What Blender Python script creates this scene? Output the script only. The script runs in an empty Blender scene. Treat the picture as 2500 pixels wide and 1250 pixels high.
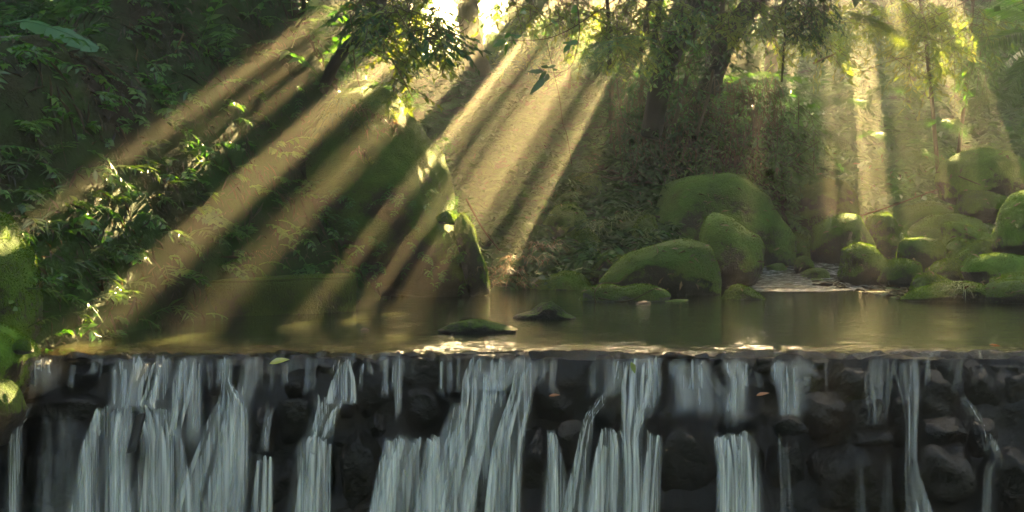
import bpy, bmesh, math, random
import numpy as np
from mathutils import Vector, Matrix

# ------------------------------------------------------------------ camera, world, sun, exposure
SC = bpy.context.scene
COL = SC.collection
F = 3434.0                      # focal length in photograph pixels (photo 2500 x 1250)
CAMZ = 0.713                    # camera height above the pond
TH = math.atan(110.0 / F)       # slight downward pitch
cam_d = bpy.data.cameras.new('camera')
cam = bpy.data.objects.new('camera', cam_d); COL.objects.link(cam)
cam.location = (0, 0, CAMZ); cam.rotation_euler = (math.pi / 2 - TH, 0, 0)
cam_d.sensor_width = 36.0; cam_d.lens = 36.0 * F / 2500.0
cam_d.clip_start = 0.05; cam_d.clip_end = 500
SC.camera = cam

SDIR = Vector((778.0, 3479.0, 1365.0)).normalized()     # towards the sun
EL = math.asin(SDIR.z); AZ = math.atan2(SDIR.x, SDIR.y)
SU, SW = SDIR.x / SDIR.y, SDIR.z / SDIR.y               # beam drift per metre of y
W = bpy.data.worlds.new('World'); SC.world = W; W.use_nodes = True
wn = W.node_tree.nodes; wl = W.node_tree.links
sky = wn.new('ShaderNodeTexSky'); sky.sky_type = 'NISHITA'; sky.sun_disc = False
sky.sun_elevation = EL; sky.sun_rotation = AZ
sky.air_density = 1.0; sky.dust_density = 4.0; sky.ozone_density = 1.0
bgn = wn['Background']; wl.new(sky.outputs[0], bgn.inputs[0]); bgn.inputs[1].default_value = 0.05
sun_d = bpy.data.lights.new('sun', 'SUN'); sun_d.energy = 5.0; sun_d.angle = math.radians(0.35)
sun_d.color = (1.0, 0.71, 0.33)
sun = bpy.data.objects.new('sun', sun_d); COL.objects.link(sun)
sun.rotation_euler = SDIR.to_track_quat('Z', 'Y').to_euler(); sun.location = (4, 18, 12)

SC.view_settings.view_transform = 'Standard'; SC.view_settings.look = 'None'
SC.view_settings.gamma = 1.0; SC.view_settings.use_curve_mapping = False
SC.view_settings.exposure = 5.2
SC.cycles.use_denoising = True
SC.cycles.volume_bounces = 0
SC.cycles.max_bounces = 6; SC.cycles.diffuse_bounces = 3; SC.cycles.glossy_bounces = 3
SC.cycles.transmission_bounces = 4; SC.cycles.transparent_max_bounces = 12
SC.cycles.sample_clamp_indirect = 4.0
HAZE_DENSITY = 0.011

# ------------------------------------------------------------------ helpers
rng = np.random.default_rng(7)
C_, S_ = math.cos(TH), math.sin(TH)
def at(px, py, Y):
    dx = (px - 1250.0) / F; dy = (625.0 - py) / F
    t = Y / (C_ + S_ * dy)
    return Vector((dx * t, Y, CAMZ + (-S_ + C_ * dy) * t))
def atn(px, py, Y):
    px = np.asarray(px, float); py = np.asarray(py, float); Y = np.asarray(Y, float)
    dx = (px - 1250.0) / F; dy = (625.0 - py) / F
    t = Y / (C_ + S_ * dy)
    return np.stack([dx * t, Y + 0 * t, CAMZ + (-S_ + C_ * dy) * t], -1)
def wy(py):                      # depth of the pond surface at photo row py
    dy = (625.0 - py) / F
    return CAMZ / (S_ - C_ * dy) * (C_ + S_ * dy)

def _hash(ix, iy, iz, seed):
    h = (ix.astype(np.int64) * 374761393 + iy.astype(np.int64) * 668265263 + iz.astype(np.int64) * 2147483647 + seed * 974711) & 0xffffffff
    h = ((h ^ (h >> 13)) * 1274126177) & 0xffffffff
    h = h ^ (h >> 16)
    return (h & 0xffff) / 32767.5 - 1.0
def vnoise(p, seed=0):
    p = np.asarray(p, float); i = np.floor(p).astype(np.int64); f = p - i
    f = f * f * f * (f * (f * 6 - 15) + 10)
    r = 0
    for dx in (0, 1):
        for dy in (0, 1):
            for dz in (0, 1):
                w = (f[:, 0] if dx else 1 - f[:, 0]) * (f[:, 1] if dy else 1 - f[:, 1]) * (f[:, 2] if dz else 1 - f[:, 2])
                r = r + w * _hash(i[:, 0] + dx, i[:, 1] + dy, i[:, 2] + dz, seed)
    return r
def fbm(p, octv=4, seed=0, gain=0.5):
    p = np.asarray(p, float); a = 1.0; s = 0; n = 0
    for o in range(octv):
        s = s + a * vnoise(p * (2 ** o) + 17.3 * o, seed + o); n += a; a *= gain
    return s / n
def sstep(a, b, x):
    t = np.clip((x - a) / (b - a), 0, 1); return t * t * (3 - 2 * t)
def norm(v):
    return v / np.maximum(np.linalg.norm(v, axis=-1, keepdims=True), 1e-9)

def np_mesh(name, verts, faces, mat, smooth=False, uv=None):
    verts = np.asarray(verts, np.float32); faces = np.asarray(faces, np.int32)
    me = bpy.data.meshes.new(name)
    k = faces.shape[1]
    me.vertices.add(len(verts)); me.vertices.foreach_set('co', verts.ravel())
    me.loops.add(faces.size); me.loops.foreach_set('vertex_index', faces.ravel())
    me.polygons.add(len(faces))
    me.polygons.foreach_set('loop_start', np.arange(0, faces.size, k, dtype=np.int32))
    me.polygons.foreach_set('loop_total', np.full(len(faces), k, np.int32))
    if smooth: me.polygons.foreach_set('use_smooth', np.ones(len(faces), bool))
    if uv is not None:
        l = me.uv_layers.new(name='UVMap')
        l.data.foreach_set('uv', np.asarray(uv, np.float32)[faces.ravel()].ravel())
    me.update(calc_edges=True)
    if mat is not None: me.materials.append(mat)
    return me
def link(name, me, parent=None, label=None, cat=None, group=None, kind=None):
    o = bpy.data.objects.new(name, me); COL.objects.link(o)
    if parent is not None: o.parent = parent
    if label: o['label'] = label
    if cat: o['category'] = cat
    if group: o['group'] = group
    if kind: o['kind'] = kind
    return o
def thing(name, label, cat, group=None, kind=None):
    return link(name, None, None, label, cat, group, kind)

def tube(pts, rad, sides=8, cap=True):
    pts = np.asarray([tuple(p) for p in pts], float); n = len(pts)
    rad = np.broadcast_to(np.asarray(rad, float), (n,)) if np.ndim(rad) else np.full(n, rad)
    tan = np.gradient(pts, axis=0); tan = norm(tan)
    up = np.array([0.13, 0.2, 0.97]); 
    if abs(np.dot(tan.mean(0), up)) > 0.9: up = np.array([0.1, 0.98, 0.1])
    s = norm(np.cross(tan, up)); t2 = np.cross(tan, s)
    a = np.linspace(0, 2 * np.pi, sides, endpoint=False)
    v = pts[:, None] + rad[:, None, None] * (np.cos(a)[None, :, None] * s[:, None] + np.sin(a)[None, :, None] * t2[:, None])
    v = v.reshape(-1, 3)
    i, j = np.meshgrid(np.arange(n - 1), np.arange(sides), indexing='ij'); jj = (j + 1) % sides
    q = np.stack([i * sides + j, i * sides + jj, (i + 1) * sides + jj, (i + 1) * sides + j], -1).reshape(-1, 4)
    if cap:
        v = np.vstack([v, pts[:1], pts[-1:]]); c0, c1 = n * sides, n * sides + 1
        jn = np.arange(sides); j2 = (jn + 1) % sides
        q = np.vstack([q, np.stack([np.full(sides, c0), j2, jn, np.full(sides, c0)], -1), np.stack([np.full(sides, c1), (n - 1) * sides + jn, (n - 1) * sides + j2, np.full(sides, c1)], -1)])
        tri = np.vstack([q[:-2 * sides][:, [0, 1, 2]], q[:-2 * sides][:, [0, 2, 3]], q[-2 * sides:][:, [0, 1, 2]]])
    else:
        tri = np.vstack([q[:, [0, 1, 2]], q[:, [0, 2, 3]]])
    return v, tri
def spline(pts, n=24):
    pts = np.asarray([tuple(p) for p in pts], float); m = len(pts)
    if m == 2: return pts[0] + np.linspace(0, 1, n)[:, None] * (pts[1] - pts[0])
    P = np.vstack([2 * pts[0] - pts[1], pts, 2 * pts[-1] - pts[-2]])
    t = np.linspace(0, m - 1 - 1e-6, n); i = t.astype(int); f = (t - i)[:, None]
    a, b, c, d = P[i], P[i + 1], P[i + 2], P[i + 3]
    return 0.5 * (2 * b + (c - a) * f + (2 * a - 5 * b + 4 * c - d) * f ** 2 + (3 * b - a - 3 * c + d) * f ** 3)

class Soup:                       # collects triangles for ONE mesh
    def __init__(s): s.v = []; s.f = []; s.n = 0
    def add(s, v, f):
        s.v.append(np.asarray(v, float)); s.f.append(np.asarray(f, int) + s.n); s.n += len(v)
        return s
    def mesh(s, name, mat, smooth=False):
        return np_mesh(name, np.vstack(s.v), np.vstack(s.f), mat, smooth)

def leaves(P, A, N, L, Wd, fold=0.18, curl=0.15, fine=False):
    """leaf blades: base P, axis A, upper side N, length L, width Wd"""
    P = np.asarray(P, float); A = norm(np.asarray(A, float)); n = len(P)
    N = np.asarray(N, float); N = norm(N - (N * A).sum(-1, keepdims=True) * A); Sd = np.cross(A, N)
    L = np.broadcast_to(np.asarray(L, float), (n,))[:, None]; Wd = np.broadcast_to(np.asarray(Wd, float), (n,))[:, None] * 0.5
    if not fine:
        m = P + A * L * 0.42 + N * Wd * fold
        v = np.stack([P, m - Sd * Wd, P + A * L - N * L * curl, m + Sd * Wd], 1).reshape(-1, 3)
        b = np.arange(n)[:, None] * 4
        f = np.stack([b + [0, 3, 2], b + [0, 2, 1]], 1).reshape(-1, 3)
        return v, f
    rows = [(0.0, 0.0), (0.14, 0.6), (0.36, 1.0), (0.62, 0.82), (0.84, 0.4), (1.0, 0.0)]
    vs = []
    for t, w in rows:
        c = P + A * L * t - N * L * curl * t * t
        if w == 0: vs.append(c)
        else: vs += [c - Sd * Wd * w + N * Wd * w * fold, c, c + Sd * Wd * w + N * Wd * w * fold]
    k = len(vs); v = np.stack(vs, 1).reshape(-1, 3)
    fl = [[0, 2, 1], [0, 3, 2]]
    for r in range(3):
        o = 1 + r * 3
        for c in (0, 1): fl += [[o + c, o + c + 1, o + c + 4], [o + c, o + c + 4, o + c + 3]]
    fl += [[10, 11, 13], [11, 12, 13]]
    b = np.arange(n)[:, None, None] * k
    return v, (b + np.array(fl)[None]).reshape(-1, 3)

def blades(P, H, L, Wd, lean, droop, seg=5):
    """grass blades: base P, horizontal heading H, lean 0..1 outwards, droop"""
    P = np.asarray(P, float); n = len(P); H = norm(np.asarray(H, float)); 
    L = np.broadcast_to(np.asarray(L, float), (n,)); Wd = np.broadcast_to(np.asarray(Wd, float), (n,))
    lean = np.broadcast_to(np.asarray(lean, float), (n,)); droop = np.broadcast_to(np.asarray(droop, float), (n,))
    Z = np.array([0, 0, 1.0]); Sd = np.cross(H, Z)
    vs = []
    for k in range(seg + 1):
        t = k / seg
        hor = lean * t + 0.35 * droop * t * t
        ver = np.sqrt(np.maximum(1 - lean ** 2, 0.05)) * t - droop * t * t * 0.9
        c = P + H * (hor * L)[:, None] + Z * (ver * L)[:, None]
        w = Wd * (0.35 + 1.3 * t) * (1 - t) ** 0.7 if k < seg else Wd * 0.03
        vs += [c - Sd * w[:, None], c + Sd * w[:, None]]
    v = np.stack(vs, 1).reshape(-1, 3); K = 2 * (seg + 1); fl = []
    for k in range(seg): fl += [[2 * k, 2 * k + 1, 2 * k + 3], [2 * k, 2 * k + 3, 2 * k + 2]]
    return v, (np.arange(n)[:, None, None] * K + np.array(fl)[None]).reshape(-1, 3)

def frond(base, head, L, droop=0.5, rise=0.5, nl=22, ll=0.16, lw=0.035, jit=0.1, twice=False, tw=0.0, rg=None):
    """a pinnate frond: returns leaflet arrays P,A,N,L,W and the rachis polyline"""
    rg = rg or rng
    head = np.asarray(head, float); head = head / np.linalg.norm(head)
    Z = np.array([0, 0, 1.0]); s = np.cross(head, Z); s /= np.linalg.norm(s) + 1e-9
    s = s * math.cos(tw) + Z * math.sin(tw)
    t = np.linspace(0.0, 1, nl + 1)[1:]
    def pos(t): t = np.asarray(t)[:, None]; return np.asarray(base) + L * (head * (t * (1 - 0.15 * droop * t)) + Z * (rise * t - droop * t * t))
    c = pos(t); tan = norm(pos(np.minimum(t + 0.02, 1.02)) - pos(t - 0.02)); up = norm(np.cross(s[None], tan)); up[up[:, 2] < 0] *= -1
    prof = np.sin(np.pi * np.clip(t * 0.86 + 0.12, 0, 1)) ** 0.7
    Ps, As, Ns, Ls, Ws = [], [], [], [], []
    for sg in (-1, 1):
        A = norm(s[None] * sg + tan * 0.55 + rg.normal(0, jit, (nl, 3)) - Z * 0.12)
        l = ll * prof * rg.uniform(0.85, 1.1, nl)
        if not twice:
            Ps.append(c); As.append(A); Ns.append(up + rg.normal(0, jit, (nl, 3))); Ls.append(l); Ws.append(np.full(nl, lw) * (0.5 + 0.5 * prof))
        else:
            m = 7
            for q in range(1, m + 1):
                f = q / m
                for s2 in (-1, 1):
                    P2 = c + A * (l * f)[:, None] - up * (l * 0.18 * f * f)[:, None]
                    A2 = norm(tan * s2 * 1.0 + A * 0.7)
                    Ps.append(P2); As.append(A2); Ns.append(up + rg.normal(0, jit, (nl, 3))); Ls.append(np.minimum(ll * 0.34, 0.62 * L / nl) * (1.1 - 0.6 * f) * (0.4 + 0.6 * prof)); Ws.append(np.full(nl, min(lw, ll / 9)))
    rach = pos(np.linspace(0, 1, 8))
    return [np.vstack(Ps), np.vstack(As), np.vstack(Ns), np.concatenate(Ls), np.concatenate(Ws)], rach
def rach_tube(r, w): return tube(r, np.linspace(w, w * 0.3, len(r)), 4, cap=False)

# ------------------------------------------------------------------ materials
class NT:
    def __init__(s, name):
        s.m = bpy.data.materials.new(name); s.m.use_nodes = True; s.t = s.m.node_tree
        s.t.nodes.clear(); s.out = s.t.nodes.new('ShaderNodeOutputMaterial')
    def n(s, typ, ins=None, **kw):
        nd = s.t.nodes.new(typ)
        for k, v in kw.items(): setattr(nd, k, v)
        for k, v in (ins or {}).items():
            if isinstance(v, bpy.types.NodeSocket): s.t.links.new(v, nd.inputs[k])
            else: nd.inputs[k].default_value = v
        return nd
    def surf(s, sock): s.t.links.new(sock, s.out.inputs[0]); return s.m
    def coord(s, kind='Object', scale=(1, 1, 1)):
        c = s.n('ShaderNodeTexCoord'); mp = s.n('ShaderNodeMapping', {0: c.outputs[kind], 3: scale}); return mp.outputs[0]
    def noise(s, vec, scale, detail=4, rough=0.55, dist=0.0):
        return s.n('ShaderNodeTexNoise', {'Vector': vec, 'Scale': scale, 'Detail': detail, 'Roughness': rough, 'Distortion': dist}).outputs[0]
    def ramp(s, fac, stops):
        r = s.n('ShaderNodeValToRGB', {0: fac}); e = r.color_ramp.elements
        while len(e) < len(stops): e.new(0.5)
        for q, (p, c) in enumerate(stops):
            e[q].position = p; e[q].color = tuple(c) + (1,) if len(c) == 3 else c
        return r.outputs[0]
    def mixc(s, fac, a, b):
        nd = s.n('ShaderNodeMix', data_type='RGBA')
        for k, v in ((0, fac), (6, a), (7, b)):
            if isinstance(v, bpy.types.NodeSocket): s.t.links.new(v, nd.inputs[k])
            else: nd.inputs[k].default_value = (tuple(v) + (1,)) if isinstance(v, tuple) else v
        return nd.outputs[2]
    def math(s, op, a, b=0.0, clamp=False):
        nd = s.n('ShaderNodeMath', {0: a, 1: b}, operation=op); nd.use_clamp = clamp; return nd.outputs[0]
    def bump(s, h, strength, dist=0.02, nrm=None):
        ins = {'Height': h, 'Strength': strength, 'Distance': dist}
        if nrm is not None: ins['Normal'] = nrm
        return s.n('ShaderNodeBump', ins).outputs[0]

def leaf_mat(name, c1, c2, c3=None, trans=0.45, gloss=0.05, rough=0.35, tcol=None):
    m = NT(name); g = m.n('ShaderNodeNewGeometry')
    stops = [(0.0, c1), (0.6, c2)] + ([(1.0, c3)] if c3 else [])
    col = m.ramp(g.outputs['Random Per Island'], stops)
    d = m.n('ShaderNodeBsdfDiffuse', {0: col})
    tc = m.n('ShaderNodeMixRGB', {0: 1.0, 1: col, 2: tuple(tcol or (1.5, 1.5, 0.5)) + (1,)}, blend_type='MULTIPLY').outputs[0]
    t = m.n('ShaderNodeBsdfTranslucent', {0: tc})
    mx = m.n('ShaderNodeMixShader', {0: trans, 1: d.outputs[0], 2: t.outputs[0]})
    gl = m.n('ShaderNodeBsdfGlossy', {0: (1, 1, 1, 1), 'Roughness': rough})
    mx2 = m.n('ShaderNodeMixShader', {0: gloss, 1: mx.outputs[0], 2: gl.outputs[0]})
    return m.surf(mx2.outputs[0])

def moss_rock_mat(name, bright=(0.12, 0.25, 0.018), dark=(0.045, 0.10, 0.012), rock=(0.05, 0.045, 0.035), bare=0.24, lo=0.1):
    m = NT(name); co = m.coord('Object'); g = m.n('ShaderNodeNewGeometry')
    n1 = m.noise(co, 3.0, 5, 0.6); n2 = m.noise(co, 26.0, 5, 0.7); n3 = m.noise(co, 90.0, 3, 0.7)
    moss = m.mixc(m.ramp(n1, [(0.36, (0, 0, 0)), (0.64, (1, 1, 1))]), dark, bright)
    moss = m.mixc(m.ramp(n2, [(0.35, (0, 0, 0)), (0.75, (1, 1, 1))]), moss, m.n('ShaderNodeMixRGB', {0: 1, 1: moss, 2: (0.55, 0.6, 0.6, 1)}, blend_type='MULTIPLY').outputs[0])
    moss = m.mixc(m.ramp(m.noise(co, 1.3, 4, 0.6), [(0.55, (0, 0, 0)), (0.7, (1, 1, 1))]), moss, (0.10, 0.10, 0.018))
    z = m.n('ShaderNodeSeparateXYZ', {0: g.outputs['Normal']}).outputs[2]
    sel = m.math('ADD', m.math('MULTIPLY', z, 0.8), m.math('MULTIPLY_ADD', m.math('SUBTRACT', n1, 0.5), 1.6, False) if False else m.math('MULTIPLY', m.math('SUBTRACT', n1, 0.5), 1.7))
    sel = m.math('ADD', sel, m.math('MULTIPLY', m.math('SUBTRACT', n2, 0.5), 0.9))
    fac = m.ramp(m.math('ADD', sel, bare), [(lo, (0, 0, 0)), (lo + 0.22, (1, 1, 1))])
    rc = m.mixc(n2, rock, tuple(c * 0.35 for c in rock))
    col = m.mixc(fac, rc, moss)
    h = m.math('ADD', m.math('MULTIPLY', n2, 0.5), m.math('MULTIPLY', n3, 0.5))
    bp = m.bump(h, 1.0, 0.05)
    rgh = m.math('ADD', m.math('MULTIPLY', fac, 0.45), 0.45)
    b = m.n('ShaderNodeBsdfPrincipled', {'Base Color': col, 'Roughness': rgh, 'Normal': bp, 'Specular IOR Level': 0.2, 'Sheen Weight': m.math('MULTIPLY', fac, 0.25), 'Sheen Tint': (0.55, 0.8, 0.2, 1)})
    return m.surf(b.outputs[0])

def wet_rock_mat(name, base=(0.003, 0.003, 0.0026), rough=0.2, moss=0.0):
    m = NT(name); co = m.coord('Object')
    n1 = m.noise(co, 7.0, 6, 0.65); n2 = m.noise(co, 55.0, 4, 0.7); n3 = m.noise(co, 3.0, 3, 0.5)
    col = m.mixc(m.ramp(n1, [(0.35, (0, 0, 0)), (0.7, (1, 1, 1))]), tuple(c * 0.45 for c in base), tuple(c * 2.0 for c in base))
    if moss:
        col = m.mixc(m.math('MULTIPLY', m.ramp(n3, [(0.5, (0, 0, 0)), (0.62, (1, 1, 1))]), moss), col, (0.03, 0.04, 0.008))
    h = m.math('ADD', m.math('MULTIPLY', n1, 0.75), m.math('MULTIPLY', n2, 0.25))
    b = m.n('ShaderNodeBsdfPrincipled', {'Base Color': col, 'Roughness': m.math('MULTIPLY_ADD', n2, 0.25) if False else m.math('ADD', m.math('MULTIPLY', n2, 0.22), rough - 0.12), 'Normal': m.bump(h, 1.0, 0.03), 'IOR': 1.33})
    return m.surf(b.outputs[0])

def plain(name, c, rough=0.7, nscale=12.0, var=0.5, bump=0.3, spec=0.3):
    m = NT(name); co = m.coord('Object'); n = m.noise(co, nscale, 5, 0.65)
    col = m.mixc(n, tuple(x * (1 - var) for x in c), tuple(x * (1 + var) for x in c))
    b = m.n('ShaderNodeBsdfPrincipled', {'Base Color': col, 'Roughness': rough, 'Normal': m.bump(n, bump, 0.02), 'Specular IOR Level': spec})
    return m.surf(b.outputs[0])

def ground_mat():
    m = NT('ground_soil'); co = m.coord('Object')
    n0 = m.noise(co, 0.8, 4, 0.6); n1 = m.noise(co, 5.0, 6, 0.65); n2 = m.noise(co, 40.0, 5, 0.7)
    soil = m.mixc(n2, (0.010, 0.007, 0.004), (0.04, 0.027, 0.014))
    straw = m.mixc(n2, (0.018, 0.012, 0.006), (0.07, 0.047, 0.022))
    c = m.mixc(m.ramp(n1, [(0.45, (0, 0, 0)), (0.65, (1, 1, 1))]), soil, straw)
    c = m.mixc(m.ramp(n0, [(0.36, (0, 0, 0)), (0.54, (1, 1, 1))]), c, m.mixc(n2, (0.012, 0.034, 0.006), (0.042, 0.10, 0.012)))
    h = m.math('ADD', m.math('MULTIPLY', n1, 0.6), m.math('MULTIPLY', n2, 0.4))
    b = m.n('ShaderNodeBsdfPrincipled', {'Base Color': c, 'Roughness': 0.9, 'Normal': m.bump(h, 1.0, 0.06), 'Specular IOR Level': 0.15})
    return m.surf(b.outputs[0])

def water_mat():
    m = NT('pond_water'); co = m.coord('Object')
    r1 = m.noise(m.coord('Object', (1.1, 3.2, 1)), 2.2, 3, 0.5); r2 = m.noise(m.coord('Object', (3.0, 7.0, 1)), 4.0, 3, 0.55, 0.6)
    y = m.n('ShaderNodeSeparateXYZ', {0: co}).outputs[1]
    shallow = m.ramp(m.math('MULTIPLY', m.math('SUBTRACT', m.math('ADD', y, m.math('MULTIPLY', r1, 0.5)), 7.1), 1.0), [(0.15, (1, 1, 1)), (0.85, (0, 0, 0))])
    bed = m.mixc(m.noise(co, 9.0, 5, 0.65), (0.012, 0.008, 0.003), (0.07, 0.044, 0.017))
    col = m.mixc(shallow, (0.034, 0.042, 0.015), bed)
    h = m.math('ADD', m.math('MULTIPLY', r1, 0.7), m.math('MULTIPLY', r2, 0.3))
    near = m.math('ADD', m.math('MULTIPLY', shallow, 0.30), 0.16)
    b = m.n('ShaderNodeBsdfPrincipled', {'Base Color': col, 'Roughness': 0.035, 'IOR': 1.33, 'Normal': m.bump(h, near, 0.05)})
    return m.surf(b.outputs[0])

def fall_mat():
    m = NT('falling_water'); uv = m.coord('UV'); 
    u = m.n('ShaderNodeSeparateXYZ', {0: uv}).outputs[0]
    s1 = m.noise(m.coord('UV', (34, 0.55, 1)), 1.0, 3, 0.5, 0.1); s2 = m.noise(m.coord('UV', (9, 0.5, 1)), 1.0, 2, 0.5, 0.2); s3 = m.noise(m.coord('UV', (110, 0.8, 1)), 1.0, 2, 0.5)
    at_ = m.n('ShaderNodeAttribute', attribute_name='edge').outputs['Fac']
    st = m.math('ADD', m.math('ADD', m.math('MULTIPLY', s1, 0.45), m.math('MULTIPLY', s2, 0.55)), m.math('MULTIPLY', s3, 0.12))
    a = m.ramp(st, [(0.42, (0, 0, 0)), (0.56, (0.32, 0.32, 0.32)), (0.70, (1, 1, 1))])
    a = m.math('MULTIPLY', m.math('ADD', m.math('MULTIPLY', a, 0.95), 0.05), at_, True)
    d = m.n('ShaderNodeBsdfDiffuse', {0: (0.90, 0.94, 0.90, 1)}); t = m.n('ShaderNodeBsdfTranslucent', {0: (0.90, 0.94, 0.90, 1)})
    mx = m.n('ShaderNodeMixShader', {0: 0.4, 1: d.outputs[0], 2: t.outputs[0]})
    gl = m.n('ShaderNodeBsdfGlossy', {0: (1, 1, 1, 1), 'Roughness': 0.25})
    mx = m.n('ShaderNodeMixShader', {0: 0.06, 1: mx.outputs[0], 2: gl.outputs[0]})
    tr = m.n('ShaderNodeBsdfTransparent')
    fin = m.n('ShaderNodeMixShader', {0: a, 1: tr.outputs[0], 2: mx.outputs[0]})
    return m.surf(fin.outputs[0])

def film_mat():
    m = NT('water_film'); co = m.coord('Object', (1, 0.35, 0.35)); n = m.noise(co, 40.0, 4, 0.6)
    bp = m.bump(n, 0.8, 0.03); fr = m.n('ShaderNodeFresnel', {'IOR': 1.33, 'Normal': bp}).outputs[0]
    tr = m.n('ShaderNodeBsdfTransparent', {0: (0.75, 0.72, 0.62, 1)}); gl = m.n('ShaderNodeBsdfGlossy', {0: (1, 1, 1, 1), 'Roughness': 0.08, 'Normal': bp})
    wd = m.n('ShaderNodeBsdfDiffuse', {0: (0.5, 0.55, 0.5, 1)})
    st = m.ramp(m.noise(m.coord('Object', (1, 0.15, 0.15)), 30.0, 3, 0.6), [(0.55, (0, 0, 0)), (0.75, (0.35, 0.35, 0.35))])
    mx = m.n('ShaderNodeMixShader', {0: st, 1: tr.outputs[0], 2: wd.outputs[0]})
    return m.surf(m.n('ShaderNodeMixShader', {0: fr, 1: mx.outputs[0], 2: gl.outputs[0]}).outputs[0])

M = dict(
    film=film_mat(),
    ground=ground_mat(), water=water_mat(), fall=fall_mat(),
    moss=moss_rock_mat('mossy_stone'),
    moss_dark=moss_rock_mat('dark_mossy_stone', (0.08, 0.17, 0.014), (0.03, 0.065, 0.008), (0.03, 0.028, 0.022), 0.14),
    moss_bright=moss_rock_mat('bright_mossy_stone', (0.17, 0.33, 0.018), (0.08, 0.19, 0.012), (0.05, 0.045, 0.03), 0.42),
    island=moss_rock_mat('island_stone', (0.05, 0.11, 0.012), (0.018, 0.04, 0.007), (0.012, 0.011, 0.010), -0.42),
    cliff=moss_rock_mat('mossy_cliff', (0.10, 0.17, 0.014), (0.035, 0.07, 0.009), (0.07, 0.05, 0.028), 0.20),
    bare=moss_rock_mat('half_mossy_stone', (0.07, 0.14, 0.014), (0.025, 0.055, 0.01), (0.13, 0.13, 0.12), 0.18),
    wet=wet_rock_mat('wet_black_rock'), wet_green=wet_rock_mat('wet_green_rock', (0.006, 0.006, 0.003), 0.22, 0.4),
    wet_brown=wet_rock_mat('wet_brown_rock', (0.006, 0.0045, 0.003), 0.2),
    bark=plain('dark_bark', (0.030, 0.022, 0.014), 0.85, 14, 0.6, 0.8),
    bark_pale=plain('pale_bark', (0.10, 0.075, 0.04), 0.85, 18, 0.5, 0.7),
    twig=plain('twig', (0.08, 0.055, 0.03), 0.8, 30, 0.5, 0.3),
    root=plain('dry_root', (0.13, 0.085, 0.035), 0.85, 30, 0.5, 0.3),
    pipe=plain('grey_pipe', (0.16, 0.17, 0.16), 0.5, 9, 0.25, 0.1), pipe_white=plain('white_pipe', (0.42, 0.45, 0.42), 0.45, 14, 0.25, 0.1),
    concrete=moss_rock_mat('mossy_concrete', (0.11, 0.13, 0.016), (0.05, 0.055, 0.012), (0.07, 0.055, 0.03), 0.42),
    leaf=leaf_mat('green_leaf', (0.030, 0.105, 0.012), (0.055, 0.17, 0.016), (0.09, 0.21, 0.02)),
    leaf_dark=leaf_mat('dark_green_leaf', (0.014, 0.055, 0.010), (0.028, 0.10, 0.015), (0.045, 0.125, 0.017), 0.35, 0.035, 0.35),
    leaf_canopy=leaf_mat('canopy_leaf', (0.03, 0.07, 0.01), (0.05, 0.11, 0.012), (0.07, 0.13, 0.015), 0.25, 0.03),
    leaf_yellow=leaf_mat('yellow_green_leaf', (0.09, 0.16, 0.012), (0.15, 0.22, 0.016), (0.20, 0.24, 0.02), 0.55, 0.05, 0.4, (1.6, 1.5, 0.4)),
    fern=leaf_mat('fern_leaf', (0.02, 0.10, 0.04), (0.035, 0.14, 0.05), (0.05, 0.17, 0.05), 0.35, 0.08, 0.3),
    banana=leaf_mat('banana_leaf', (0.05, 0.16, 0.045), (0.06, 0.18, 0.05), None, 0.35, 0.03, 0.4),
    grass=leaf_mat('grass_blade', (0.035, 0.085, 0.012), (0.06, 0.13, 0.016), (0.09, 0.15, 0.03), 0.4, 0.06, 0.35),
    mossfuzz=leaf_mat('moss_fuzz', (0.05, 0.11, 0.01), (0.09, 0.17, 0.012), (0.14, 0.20, 0.016), 0.5, 0.0, 0.5, (1.5, 1.5, 0.4)),
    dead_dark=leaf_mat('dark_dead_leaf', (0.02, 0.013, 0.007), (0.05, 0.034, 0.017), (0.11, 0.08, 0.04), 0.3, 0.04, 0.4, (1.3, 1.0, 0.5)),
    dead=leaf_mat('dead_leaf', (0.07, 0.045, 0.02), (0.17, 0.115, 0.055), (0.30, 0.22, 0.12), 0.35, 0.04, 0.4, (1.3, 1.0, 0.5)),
    orange=leaf_mat('orange_leaf', (0.32, 0.11, 0.03), (0.40, 0.15, 0.04), None, 0.3, 0.06, 0.3, (1.2, 1.0, 0.6)),
    yellowleaf=leaf_mat('yellow_leaf', (0.40, 0.42, 0.05), (0.5, 0.5, 0.07), None, 0.4, 0.06, 0.3, (1.2, 1.1, 0.6)),
    plank=plain('wet_plank', (0.016, 0.012, 0.010), 0.3, 30, 0.6, 0.5, 0.5),
)

# ------------------------------------------------------------------ terrain
POND = np.array([(-2.72, 4.0), (-2.6, 6.6), (-2.44, 7.3), (-2.1, 8.9), (-1.75, 10.0), (-1.25, 11.0), (-0.6, 12.0), (0.2, 12.9), (0.9, 13.4), (1.7, 14.1),
                 (2.7, 14.2), (2.95, 12.6), (3.05, 11.2), (3.9, 10.9), (4.9, 9.0), (5.4, 4.0)])
SPUR = np.array([(-2.72, 3.0), (-2.6, 6.6), (-2.44, 7.3), (-2.1, 8.9), (-1.75, 10.0), (-1.25, 11.0), (-0.8, 12.5), (-0.95, 15.0), (-1.4, 18.0), (-2.2, 26.0), (-3, 90)])
def seg_dist(P, poly, closed):
    d = np.full(len(P), 1e9); n = len(poly)
    for i in range(n if closed else n - 1):
        a = poly[i]; b = poly[(i + 1) % n]; ab = b - a
        t = np.clip(((P - a) @ ab) / (ab @ ab), 0, 1)
        d = np.minimum(d, np.linalg.norm(P - a - t[:, None] * ab, axis=1))
    return d
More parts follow.
